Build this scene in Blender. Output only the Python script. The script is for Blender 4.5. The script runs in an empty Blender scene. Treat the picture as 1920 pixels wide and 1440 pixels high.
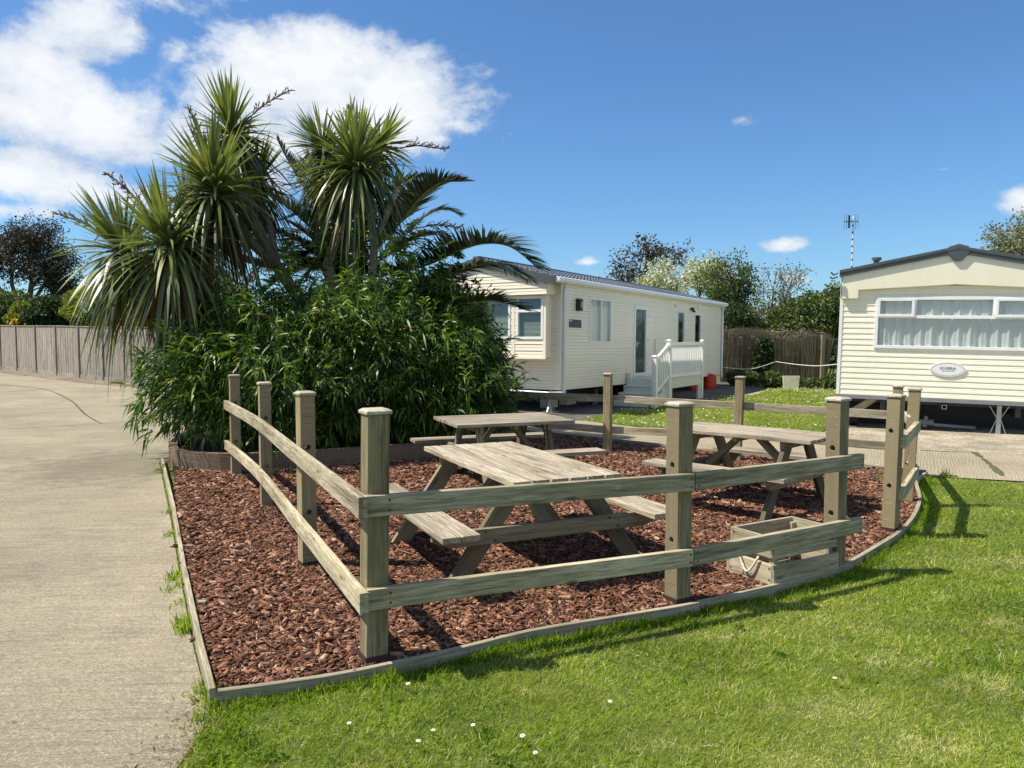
import bpy, bmesh, math, random
import numpy as np
from mathutils import Vector, Matrix
random.seed(5)
RNG = np.random.default_rng(11)
SC = bpy.context.scene
COL = SC.collection

# ------------------------------------------------------------------ camera
FPX = 1443.0; EYE = 1.6; TILT = math.atan((720-634)/FPX)
cam_d = bpy.data.cameras.new('camera'); cam = bpy.data.objects.new('camera', cam_d); COL.objects.link(cam)
cam.location = (0, 0, EYE); cam.rotation_euler = (math.pi/2-TILT, 0, 0)
cam_d.sensor_width = 36; cam_d.lens = FPX/1920*36; cam_d.clip_end = 3000; cam_d.clip_start = .05
SC.camera = cam
SC.render.resolution_x = 1024; SC.render.resolution_y = 768
SC.render.engine = 'CYCLES'
SC.cycles.max_bounces = 8; SC.cycles.transparent_max_bounces = 12
SC.view_settings.view_transform = 'Standard'; SC.view_settings.look = 'None'
SC.view_settings.gamma = 1; SC.view_settings.exposure = 0.54

# ------------------------------------------------------------------ light
SUN_TO = Vector((-1, -.06, 1.56)).normalized()
SUN_EL = math.asin(SUN_TO.z)
sun_d = bpy.data.lights.new('sun', 'SUN'); sun_d.energy = 5.0; sun_d.angle = math.radians(.55); sun_d.color = (1, .925, .79)
sun = bpy.data.objects.new('sun', sun_d); COL.objects.link(sun)
sun.rotation_euler = SUN_TO.to_track_quat('Z', 'Y').to_euler()
sun.location = (-20, 0, 40)

def ray(u, v):
    x = (u-960)/FPX; z = -(v-720)/FPX
    return Vector((x, math.cos(TILT)+z*math.sin(TILT), -math.sin(TILT)+z*math.cos(TILT)))
def P(u, v, z=0.0):
    r = ray(u, v); k = (z-EYE)/r.z
    return (r.x*k, r.y*k)
def D(u, v, d):
    r = ray(u, v); k = d/r.y
    return Vector((r.x*k, r.y*k, EYE+r.z*k))

# ------------------------------------------------------------------ node helpers
class NT:
    def __init__(s, tree): s.t = tree; s.n = tree.nodes; s.l = tree.links
    def new(s, typ, **kw):
        n = s.n.new(typ)
        for k, v in kw.items():
            if k.startswith('i_'): n.inputs[k[2:].replace('_', ' ')].default_value = v
            else: setattr(n, k, v)
        return n
    def lk(s, a, b): s.l.new(a, b)
    def setin(s, sock, v):
        if isinstance(v, bpy.types.NodeSocket): s.l.new(v, sock)
        else: sock.default_value = v
    def math(s, op, a, b=None, c=None, clamp=False):
        n = s.n.new('ShaderNodeMath'); n.operation = op; n.use_clamp = clamp
        s.setin(n.inputs[0], a)
        if b is not None: s.setin(n.inputs[1], b)
        if c is not None: s.setin(n.inputs[2], c)
        return n.outputs[0]
    def vmul(s, v, k):
        n = s.n.new('ShaderNodeVectorMath'); n.operation = 'MULTIPLY'; s.setin(n.inputs[0], v); n.inputs[1].default_value = k
        return n.outputs[0]
    def noise(s, vec, scale, detail=4, rough=.55, dist=0):
        n = s.n.new('ShaderNodeTexNoise'); s.l.new(vec, n.inputs['Vector'])
        n.inputs['Scale'].default_value = scale; n.inputs['Detail'].default_value = detail
        n.inputs['Roughness'].default_value = rough; n.inputs['Distortion'].default_value = dist
        return n.outputs['Fac']
    def ramp(s, fac, stops):
        n = s.n.new('ShaderNodeValToRGB'); s.l.new(fac, n.inputs[0])
        e = n.color_ramp.elements
        while len(e) < len(stops): e.new(.5)
        for i, (p, c) in enumerate(stops):
            e[i].position = p; e[i].color = (c, c, c, 1) if isinstance(c, (int, float)) else (*c, 1)
        return n.outputs[0]
    def mix(s, fac, a, b, mode='MIX'):
        n = s.n.new('ShaderNodeMix'); n.data_type = 'RGBA'; n.blend_type = mode
        s.setin(n.inputs[0], fac)
        for i, v in ((6, a), (7, b)):
            if isinstance(v, tuple) and len(v) == 3: v = (*v, 1)
            s.setin(n.inputs[i], v)
        return n.outputs[2]
    def attr(s, name):
        n = s.n.new('ShaderNodeAttribute'); n.attribute_name = name; return n
    def obj(s): return s.n.new('ShaderNodeTexCoord').outputs['Object']
    def bump(s, h, strength, dist):
        n = s.n.new('ShaderNodeBump'); s.l.new(h, n.inputs['Height'])
        n.inputs['Strength'].default_value = strength; n.inputs['Distance'].default_value = dist
        return n.outputs[0]

def mat(name):
    m = bpy.data.materials.new(name); m.use_nodes = True
    t = NT(m.node_tree); b = m.node_tree.nodes['Principled BSDF']
    return m, t, b

def plain(name, c, rough=.5, metal=0, var=.12, scale=6, spec=.5):
    m, t, b = mat(name)
    n = t.noise(t.obj(), scale, 5)
    col = t.mix(t.ramp(n, [(.3, 0.0), (.7, 1.0)]), tuple(x*(1-var) for x in c), tuple(min(1, x*(1+var)) for x in c))
    t.lk(col, b.inputs['Base Color']); b.inputs['Roughness'].default_value = rough
    b.inputs['Metallic'].default_value = metal; b.inputs['Specular IOR Level'].default_value = spec
    return m

def siding_mat(name, c, rough=.4):
    m, t, b = mat(name); o = t.obj()
    st = t.noise(t.vmul(o, (7, 7, .45)), 1, 5, .65); bl = t.noise(o, 1.1, 4); sp_ = t.noise(o, 40, 3, .7)
    col = t.mix(t.math('MULTIPLY', t.ramp(st, [(.42, 0.0), (.72, 1.0)]), .16), c, tuple(x*k for x, k in zip(c, (.70, .71, .64))))
    col = t.mix(t.math('MULTIPLY', t.ramp(bl, [(.45, 0.0), (.7, 1.0)]), .22), col, tuple(x*k for x, k in zip(c, (.80, .83, .70))))
    col = t.mix(t.math('MULTIPLY', t.ramp(sp_, [(.62, 0.0), (.75, 1.0)]), .15), col, (.3, .3, .22))
    t.lk(col, b.inputs['Base Color']); b.inputs['Roughness'].default_value = rough; return m

def wood(name, light, dark, lichen, lich=.5, rib=False, rough=.85):
    m, t, b = mat(name)
    g = t.attr('g').outputs['Vector']
    s1 = t.noise(t.vmul(g, (2.2, 55, 55)), 1, 6, .62, .35)
    s2 = t.noise(t.vmul(g, (7, 240, 240)), 1, 4, .6)
    s3 = t.noise(t.vmul(g, (3.0, 9, 9)), 1, 4, .6, .6)
    kn = t.n.new('ShaderNodeTexVoronoi'); t.lk(t.vmul(g, (2.3, 9, 9)), kn.inputs['Vector']); kn.inputs['Scale'].default_value = 1
    knot = t.ramp(kn.outputs['Distance'], [(.05, 1.0), (.13, 0.0)])
    s4 = t.noise(t.vmul(g, (1.1, 5, 5)), 1, 3, .6, .3)
    c = t.mix(t.ramp(t.math('ADD', t.math('MULTIPLY', s1, .65), t.math('MULTIPLY', s4, .35)), [(.38, 0.0), (.58, 1.0)]), dark, light)
    c = t.mix(t.math('MULTIPLY', t.ramp(s2, [(.42, 1.0), (.5, 0.0)]), .55), c, tuple(x*.5 for x in dark))
    c = t.mix(t.math('MULTIPLY', t.ramp(s3, [(.42, 0.0), (.66, 1.0)]), lich), c, lichen)
    o = t.noise(t.obj(), 45, 3, .7)
    c = t.mix(t.math('MULTIPLY', t.ramp(o, [(.62, 0.0), (.72, 1.0)]), .35), c, (.5, .5, .42))
    oi = t.new('ShaderNodeObjectInfo'); c = t.mix(1.0, c, t.ramp(oi.outputs['Random'], [(0, (.80, .80, .80)), (.5, (1.0, .98, .94)), (1, (1.16, 1.13, 1.08))]), 'MULTIPLY')
    c = t.mix(t.math('MULTIPLY', knot, .7), c, tuple(x*.35 for x in dark))
    t.lk(c, b.inputs['Base Color']); b.inputs['Roughness'].default_value = rough
    b.inputs['Specular IOR Level'].default_value = .25
    h = t.math('ADD', t.math('MULTIPLY', s1, .6), s2)
    if rib:
        sp = t.n.new('ShaderNodeSeparateXYZ'); t.lk(g, sp.inputs[0])
        rb = t.math('SINE', t.math('MULTIPLY', sp.outputs[1], 2*math.pi/.013))
        h = t.math('ADD', h, t.math('MULTIPLY', rb, 1.6))
        c2 = t.mix(t.math('MULTIPLY', t.ramp(rb, [(0.0, 1.0), (.45, 0.0)]), .65), c, tuple(x*.3 for x in dark))
        t.lk(c2, b.inputs['Base Color'])
    t.lk(t.bump(h, .7, .0025), b.inputs['Normal'])
    return m

def leafmat(name, stops, trans=.35, rough=.45, spec=.5):
    m, t, b = mat(name)
    a = t.attr('rnd').outputs['Fac']
    c = t.ramp(a, stops)
    n = t.noise(t.obj(), 1.6, 3)
    c = t.mix(t.ramp(n, [(.3, .0), (.7, 1.0)]), t.mix(.35, c, (.012, .03, .008)), c)
    t.lk(c, b.inputs['Base Color']); b.inputs['Roughness'].default_value = rough
    b.inputs['Specular IOR Level'].default_value = spec
    tr = t.new('ShaderNodeBsdfTranslucent'); t.lk(t.mix(1.0, c, (1.0, 1.15, .45), 'MULTIPLY'), tr.inputs[0])
    mx = t.new('ShaderNodeMixShader'); mx.inputs[0].default_value = trans
    t.lk(b.outputs[0], mx.inputs[1]); t.lk(tr.outputs[0], mx.inputs[2])
    t.lk(mx.outputs[0], t.n['Material Output'].inputs[0])
    return m

M = {}
M['post'] = wood('weathered_post_wood', (.38, .315, .205), (.15, .115, .07), (.25, .235, .10), .5)
M['rail'] = wood('lichened_rail_wood', (.55, .49, .36), (.15, .125, .08), (.32, .30, .15), .4)
M['cap'] = wood('bleached_cap_wood', (.58, .54, .46), (.24, .21, .17), (.30, .29, .2), .6)
M['table'] = wood('grey_table_wood', (.50, .44, .35), (.15, .12, .09), (.27, .26, .16), .35)
M['leg'] = wood('ribbed_leg_wood', (.36, .31, .23), (.16, .13, .09), (.25, .26, .12), .5, rib=True)
M['legp'] = wood('leg_wood', (.33, .29, .21), (.16, .13, .09), (.25, .27, .12), .5)
M['edge'] = wood('edging_wood', (.42, .37, .29), (.2, .17, .12), (.30, .31, .19), .4)
M['crate'] = wood('crate_wood', (.46, .41, .31), (.20, .17, .12), (.33, .32, .19), .5)
M['fence'] = wood('fence_panel_wood', (.47, .42, .37), (.17, .15, .13), (.36, .34, .27), .35)
M['shoe'] = plain('dark_post_foot', (.035, .018, .014), .8)
M['hole'] = plain('dark_bolt', (.03, .03, .03), .6)
M['white'] = plain('white_plastic', (.80, .81, .80), .35, var=.03)
M['pipe'] = plain('white_pipe', (.72, .75, .80), .35, var=.04)
M['cream'] = siding_mat('beige_siding', (.88, .81, .67), .36)
M['yellow'] = siding_mat('cream_siding', (.90, .87, .70), .42)
M['panel'] = siding_mat('cream_panel', (.85, .81, .64), .35)
M['deck'] = plain('grey_green_plastic', (.62, .64, .58), .45, var=.03)
M['roof'] = plain('slate_roof_sheet', (.085, .105, .125), .45, var=.15, scale=12)
M['trim'] = plain('dark_grey_trim', (.075, .085, .09), .4, var=.1)
M['black'] = plain('black_plastic', (.012, .012, .013), .5)
M['rubber'] = plain('rubber', (.018, .018, .018), .8)
M['steel'] = plain('galvanised_steel', (.42, .43, .43), .4, .7)
M['darksteel'] = plain('dark_steel', (.05, .05, .055), .55, .3)
M['red'] = plain('red_paint', (.45, .03, .02), .4)
M['slate'] = plain('slate_plaque', (.06, .06, .065), .6, var=.4, scale=40)
M['rope'] = plain('pale_rope', (.62, .57, .47), .9, var=.2, scale=60)
M['line'] = plain('white_line', (.75, .74, .68), .7)
M['board'] = plain('pale_board', (.62, .58, .46), .7, var=.15)
M['curtain'] = None
M['interior'] = plain('room_lining', (.35, .32, .28), .9)
M['blind'] = plain('blind_slats', (.42, .52, .50), .5, var=.05)
M['darkmark'] = plain('grey_ink', (.13, .15, .15), .6)
M['mark'] = plain('light_grey_ink', (.42, .43, .41), .6)
M['dirt'] = None

def m_glass():
    m, t, b = mat('window_glass')
    gl = t.new('ShaderNodeBsdfGlossy'); gl.inputs['Roughness'].default_value = .02; gl.inputs[0].default_value = (.9, .95, 1, 1)
    tr = t.new('ShaderNodeBsdfTransparent'); tr.inputs[0].default_value = (.93, .96, .95, 1)
    fr = t.new('ShaderNodeFresnel'); fr.inputs[0].default_value = 1.5
    mx = t.new('ShaderNodeMixShader'); t.lk(t.math('ADD', t.math('MULTIPLY', fr.outputs[0], .5, clamp=True), .03), mx.inputs[0])
    t.lk(tr.outputs[0], mx.inputs[1]); t.lk(gl.outputs[0], mx.inputs[2])
    t.lk(mx.outputs[0], t.n['Material Output'].inputs[0]); return m
M['glass'] = m_glass()
def m_curtain():
    m, t, b = mat('net_curtain')
    b.inputs['Base Color'].default_value = (.88, .90, .87, 1); b.inputs['Roughness'].default_value = .9
    tr = t.new('ShaderNodeBsdfTranslucent'); tr.inputs[0].default_value = (.7, .73, .7, 1)
    mx = t.new('ShaderNodeMixShader'); mx.inputs[0].default_value = .2
    t.lk(b.outputs[0], mx.inputs[1]); t.lk(tr.outputs[0], mx.inputs[2]); t.lk(mx.outputs[0], t.n['Material Output'].inputs[0]); return m
M['curtain'] = m_curtain()

def m_grass_ground():
    m, t, b = mat('grass_ground'); o = t.obj()
    a = t.noise(o, .35, 4); c = t.noise(o, 14, 5, .7)
    col = t.mix(t.ramp(c, [(.35, 0.0), (.65, 1.0)]), (.035, .05, .012), (.13, .17, .03))
    col = t.mix(t.math('MULTIPLY', t.ramp(a, [(.4, 0.0), (.65, 1.0)]), .5), col, (.17, .18, .06))
    t.lk(col, b.inputs['Base Color']); b.inputs['Roughness'].default_value = .95; b.inputs['Specular IOR Level'].default_value = .1
    t.lk(t.bump(c, .8, .03), b.inputs['Normal']); return m
M['ground'] = m_grass_ground()

def m_concrete(name, ang, ribs=1.0, tint=(1, 1, 1)):
    m, t, b = mat(name); o = t.obj()
    mp = t.new('ShaderNodeMapping'); t.lk(o, mp.inputs[0]); mp.inputs['Rotation'].default_value = (0, 0, -ang)
    q = mp.outputs[0]
    big = t.noise(o, .55, 5, .6); mid = t.noise(o, 5, 5, .65); fine = t.noise(t.vmul(q, (.8, 1.25, 1)), 52, 4, .8); grit = t.noise(o, 120, 3, .7)
    rid = t.noise(t.vmul(q, (1.3, 27, 1)), 1, 3, .6, .45)
    c = t.mix(t.ramp(big, [(.35, 0.0), (.65, 1.0)]), (.27, .232, .158), (.40, .345, .24))
    c = t.mix(t.math('MULTIPLY', t.ramp(mid, [(.42, 0.0), (.7, 1.0)]), .4), c, (.23, .21, .17))
    c = t.mix(t.math('MULTIPLY', t.ramp(fine, [(.48, 0.0), (.60, 1.0)]), .62), c, (.17, .15, .11))
    c = t.mix(t.math('MULTIPLY', t.ramp(grit, [(.52, 0.0), (.62, 1.0)]), .5), c, (.72, .63, .45))
    c = t.mix(t.math('MULTIPLY', t.ramp(rid, [(.3, 1.0), (.5, 0.0)]), .4*ribs), c, (.19, .175, .14))
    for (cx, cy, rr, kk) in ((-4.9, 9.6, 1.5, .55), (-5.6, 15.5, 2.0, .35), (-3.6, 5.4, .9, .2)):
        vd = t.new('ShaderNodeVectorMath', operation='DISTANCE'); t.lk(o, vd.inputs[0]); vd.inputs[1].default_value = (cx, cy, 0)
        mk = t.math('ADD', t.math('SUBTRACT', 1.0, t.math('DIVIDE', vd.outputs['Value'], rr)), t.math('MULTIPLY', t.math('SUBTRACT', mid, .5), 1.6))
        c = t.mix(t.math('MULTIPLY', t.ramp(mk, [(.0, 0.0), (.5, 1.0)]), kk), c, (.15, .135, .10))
    c = t.mix(1.0, c, tint, 'MULTIPLY')
    t.lk(c, b.inputs['Base Color']); b.inputs['Roughness'].default_value = .92; b.inputs['Specular IOR Level'].default_value = .25
    sp = t.new('ShaderNodeSeparateXYZ'); t.lk(q, sp.inputs[0])
    wob = t.math('ADD', t.math('MULTIPLY', t.noise(t.vmul(q, (1.1, 4, 1)), 1, 3, .6), .10), t.math('MULTIPLY', t.noise(t.vmul(q, (9, 40, 1)), 1, 2, .6), .018))
    rb = t.math('SINE', t.math('MULTIPLY', t.math('ADD', sp.outputs[1], wob), 2*math.pi/.036))
    rm = t.ramp(t.noise(t.vmul(o, (1, 1, 1)), 1.3, 4, .6), [(.35, .25), (.6, 1.0)])
    rbm = t.math('MULTIPLY', rb, rm)
    c = t.mix(t.math('MULTIPLY', t.ramp(t.math('ADD', t.math('ADD', t.math('MULTIPLY', rbm, .48), t.math('MULTIPLY', t.math('SUBTRACT', fine, .5), 1.8)), .5), [(.12, 1.0), (.5, 0.0)]), .8*min(1, ribs)), c, (.20, .175, .125))
    rid = t.math('ADD', rid, t.math('MULTIPLY', rbm, .22))
    h = t.math('ADD', t.math('MULTIPLY', rid, 1.3*ribs), t.math('ADD', t.math('MULTIPLY', fine, .5), t.math('MULTIPLY', grit, .25)))
    t.lk(t.bump(h, 1.0, .02), b.inputs['Normal']); return m
M['drive'] = m_concrete('ribbed_concrete', .08)
M['path'] = m_concrete('combed_concrete', math.atan2(2.0, 1.05), .5, (1.02, 1.0, .98))
def m_gravel(name, a, bb):
    m, t, b = mat(name); o = t.obj()
    v = t.new('ShaderNodeTexVoronoi'); t.lk(o, v.inputs['Vector']); v.inputs['Scale'].default_value = 30
    n = t.noise(o, 1.5, 6, .7); 
    c = t.mix(v.outputs['Color'], a, bb)
    c = t.mix(t.math('MULTIPLY', t.ramp(n, [(.42, 0.0), (.58, 1.0)]), .7), c, tuple(x*.5 for x in a))
    c = t.mix(t.math('MULTIPLY', t.ramp(t.noise(o, 22, 4, .8), [(.42, 0.0), (.62, 1.0)]), .6), c, tuple(x*.45 for x in a))
    t.lk(c, b.inputs['Base Color']); b.inputs['Roughness'].default_value = .95
    t.lk(t.bump(v.outputs['Distance'], 1, .012), b.inputs['Normal']); return m
M['gravel'] = m_gravel('beige_gravel', (.33, .28, .20), (.60, .53, .40))
M['asphalt'] = m_gravel('worn_asphalt', (.10, .095, .085), (.17, .16, .14))
M['verge'] = m_gravel('stony_verge', (.20, .16, .11), (.38, .32, .24))
M['soil'] = m_gravel('dark_bark_soil', (.03, .015, .010), (.10, .045, .028))
def m_brick():
    m, t, b = mat('garden_wall_brick'); g = t.attr('g').outputs['Vector']
    br = t.new('ShaderNodeTexBrick'); t.lk(g, br.inputs['Vector'])
    br.inputs['Scale'].default_value = 1; br.inputs['Brick Width'].default_value = .225; br.inputs['Row Height'].default_value = .075
    br.inputs['Mortar Size'].default_value = .008; br.inputs['Color1'].default_value = (.24, .15, .085, 1)
    br.inputs['Color2'].default_value = (.16, .105, .065, 1); br.inputs['Mortar'].default_value = (.19, .17, .13, 1)
    n = t.noise(t.obj(), 25, 5)
    c = t.mix(t.math('MULTIPLY', n, .6), br.outputs['Color'], (.12, .10, .07))
    t.lk(c, b.inputs['Base Color']); b.inputs['Roughness'].default_value = .9
    t.lk(t.bump(t.math('SUBTRACT', n, t.math('MULTIPLY', br.outputs['Fac'], 2.0)), .8, .006), b.inputs['Normal']); return m
M['brick'] = m_brick()
def m_chip():
    m, t, b = mat('bark_chip'); a = t.attr('rnd').outputs['Fac']
    c = t.ramp(a, [(0, (.03, .014, .009)), (.2, (.09, .036, .022)), (.5, (.215, .093, .048)), (.78, (.38, .20, .12)), (.95, (.52, .35, .24)), (1, (.72, .60, .46))])
    n = t.noise(t.obj(), 90, 4, .7)
    c = t.mix(t.math('MULTIPLY', t.ramp(n, [(.36, 1.0), (.56, 0.0)]), .55), c, (.035, .016, .012))
    t.lk(c, b.inputs['Base Color']); b.inputs['Roughness'].default_value = .8; b.inputs['Specular IOR Level'].default_value = .3
    t.lk(t.bump(n, .6, .004), b.inputs['Normal']); return m
M['chip'] = m_chip()
M['bark'] = plain('tree_bark', (.16, .13, .10), .9, var=.4, scale=18)
M['palebark'] = plain('pale_trunk', (.36, .29, .21), .9, var=.4, scale=22)
M['darkbark'] = plain('dark_bark', (.07, .055, .045), .9, var=.3, scale=10)
M['cane'] = plain('cane', (.25, .26, .11), .5, var=.3)
M['grass'] = leafmat('grass_blade', [(0, (.025, .08, .004)), (.2, (.16, .30, .014)), (.5, (.42, .53, .04)), (.74, (.66, .64, .15)), (.84, (.84, .74, .34)), (1, (.98, .88, .60))], .58, .5, .3)
M['bamboo'] = leafmat('bamboo_leaf', [(0, (.022, .055, .008)), (.4, (.065, .14, .014)), (.7, (.15, .26, .03)), (.94, (.36, .44, .07)), (1, (.42, .34, .14))], .3, .42, .35)
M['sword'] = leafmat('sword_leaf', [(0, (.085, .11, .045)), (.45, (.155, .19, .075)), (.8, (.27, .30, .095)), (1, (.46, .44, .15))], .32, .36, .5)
M['dead'] = leafmat('dead_leaf', [(0, (.05, .035, .025)), (.6, (.14, .095, .055)), (1, (.30, .22, .10))], .2, .8, .2)
M['frond'] = leafmat('frond_leaf', [(0, (.022, .038, .016)), (.6, (.055, .08, .03)), (1, (.14, .16, .06))], .15, .35, .5)
M['flower'] = plain('seed_stalk', (.13, .085, .05), .9, var=.4, scale=40)
def tl(n, a, b_, c, k=1.5):
    a, b_, c = [tuple(min(.9, x*k) for x in q) for q in (a, b_, c)]
    return leafmat(n, [(0, a), (.6, b_), (1, c)], .3, .6, .3)
M['t_green'] = tl('green_foliage', (.036, .052, .015), (.075, .105, .028), (.15, .18, .055))
M['t_dark'] = tl('dark_foliage', (.015, .026, .010), (.03, .05, .016), (.06, .085, .03))
M['t_lime'] = tl('lime_foliage', (.08, .11, .012), (.16, .19, .02), (.26, .27, .04))
M['t_copper'] = tl('copper_foliage', (.035, .027, .021), (.07, .052, .038), (.12, .09, .065))
M['t_white'] = tl('blossom_foliage', (.16, .18, .07), (.48, .47, .32), (.80, .77, .62))
M['t_grey'] = tl('grey_green_foliage', (.09, .10, .05), (.18, .19, .10), (.28, .28, .16))
M['t_bare'] = tl('winter_foliage', (.025, .020, .016), (.045, .036, .028), (.07, .06, .04))
M['reed'] = leafmat('reed_stem', [(0, (.16, .13, .085)), (.6, (.46, .38, .27)), (1, (.75, .65, .5))], .1, .9, .1)
M['twig'] = leafmat('dry_twig', [(0, (.18, .14, .10)), (.6, (.40, .32, .25)), (1, (.6, .5, .4))], .1, .9, .1)
M['petal'] = plain('white_petal', (.85, .85, .82), .6, var=.02)
M['petalr'] = leafmat('daisy_white', [(0, (.7, .72, .62)), (1, (.9, .9, .86))], .3, .6, .2)
M['pollen'] = plain('yellow_centre', (.75, .5, .04), .7)
M['moss'] = plain('moss', (.075, .08, .035), .95, var=.4, scale=30)

# ------------------------------------------------------------------ world: sky with clouds
def build_world():
    w = bpy.data.worlds.new('World'); SC.world = w; w.use_nodes = True
    t = NT(w.node_tree); bg = t.n['Background']
    sky = t.new('ShaderNodeTexSky', sky_type='NISHITA'); sky.sun_disc = False
    sky.sun_elevation = SUN_EL; sky.sun_rotation = math.atan2(SUN_TO.x, SUN_TO.y)
    sky.air_density = 1.0; sky.dust_density = .35; sky.ozone_density = 2.2; sky.altitude = 0
    d = t.n.new('ShaderNodeTexCoord').outputs['Generated']
    sp = t.new('ShaderNodeSeparateXYZ'); t.lk(d, sp.inputs[0])
    X, Y, Z = sp.outputs
    az = t.math('ARCTAN2', X, Y); el = t.math('ARCSINE', Z)
    n1 = t.noise(t.vmul(d, (1, 1, 1.6)), 6, 10, .66, .25)
    n2 = t.noise(d, 22, 6, .6)
    cells = [  # px centre, radii (px), weight
        (500, 165, 150, 85, 1.0), (600, 150, 150, 80, 1.0), (760, 185, 150, 70, 1.0), (690, 215, 230, 60, .8), (850, 235, 90, 28, .5), (480, 270, 130, 75, .8),
        (150, 45, 110, 60, 1.0), (95, 40, 70, 50, .6),(60, 150, 150, 70, .9), (40, 210, 240, 65, .9), (190, 235, 170, 70, .95), (330, 255, 90, 60, .75),
        (60, 330, 200, 60, .85), (220, 370, 220, 40, .6), (30, 395, 200, 32, .5), (820, 260, 60, 22, .35),
        (1466, 460, 40, 15, .95), (1925, 375, 48, 24, 1.0), (1480, 522, 60, 14, .35), (1765, 318, 50, 9, .22), (1390, 225, 70, 22, .12),
        (1100, 492, 40, 14, .25), (250, -260, 420, 200, .8), (-700, 100, 420, 160, .9), (2600, 330, 300, 60, .8)]
    best = None
    for (u, v, ru, rv, wt) in cells:
        r = ray(u, v).normalized(); a0 = math.atan2(r.x, r.y); e0 = math.asin(r.z)
        sa = ru/FPX*(r.y**2); se = rv/FPX*max(.6, r.y)
        dx = t.math('DIVIDE', t.math('SUBTRACT', az, a0), sa); dy = t.math('DIVIDE', t.math('SUBTRACT', el, e0), se)
        q = t.math('SQRT', t.math('ADD', t.math('MULTIPLY', dx, dx), t.math('MULTIPLY', dy, dy)))
        q = t.math('SUBTRACT', .25+wt, q)
        best = q if best is None else t.math('MAXIMUM', best, q)
    # scattered cloud all round the rest of the sky, behind the viewer
    far = t.math('SUBTRACT', t.math('MULTIPLY', t.math('SUBTRACT', t.noise(d, 2.4, 3), .50), 3.0), t.math('MULTIPLY', t.math('GREATER_THAN', Y, -.1), 4.0))
    best = t.math('MAXIMUM', best, far)
    dens = t.math('ADD', t.math('ADD', t.math('MAXIMUM', best, -1.6), t.math('MULTIPLY', t.math('SUBTRACT', n1, .445), 3.6)), t.math('MULTIPLY', t.math('SUBTRACT', n2, .5), 1.3))
    mask = t.ramp(dens, [(.0, 0.0), (.18, .22), (.42, .66), (.7, .90), (1.0, .97)])
    n3 = t.noise(t.vmul(d, (1, 1, 1.8)), 9, 5, .6)
    shade = t.ramp(t.math('ADD', t.math('MULTIPLY', n3, .7), t.math('MULTIPLY', dens, .22)), [(.32, (5.6, 6.3, 7.4)), (.62, (8.6, 8.9, 9.3))])
    shade = t.ramp(t.math('ADD', t.math('MULTIPLY', n3, .7), t.math('MULTIPLY', dens, .22)), [(.34, (.58, .66, .78)), (.50, (.80, .85, .92)), (.66, (.96, .975, 1.0))])
    cl = t.mix(1.0, shade, (8.5, 8.5, 8.5), 'MULTIPLY')
    skyc = t.mix(1.0, sky.outputs[0], SKYTINT, 'MULTIPLY')
    t.lk(t.mix(mask, skyc, cl), bg.inputs['Color']); bg.inputs['Strength'].default_value = .083
SKYTINT = (.64, .93, 1.20)
build_world()

# ------------------------------------------------------------------ mesh helpers
def tag(o, label=None, cat=None, group=None, kind=None):
    if label: o['label'] = label
    if cat: o['category'] = cat
    if group: o['group'] = group
    if kind: o['kind'] = kind
    return o
def empty(name, loc, label, cat, group=None, rot=(0, 0, 0)):
    o = bpy.data.objects.new(name, None); COL.objects.link(o); o.location = loc; o.rotation_euler = rot
    o.empty_display_size = .2
    return tag(o, label, cat, group)

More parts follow.
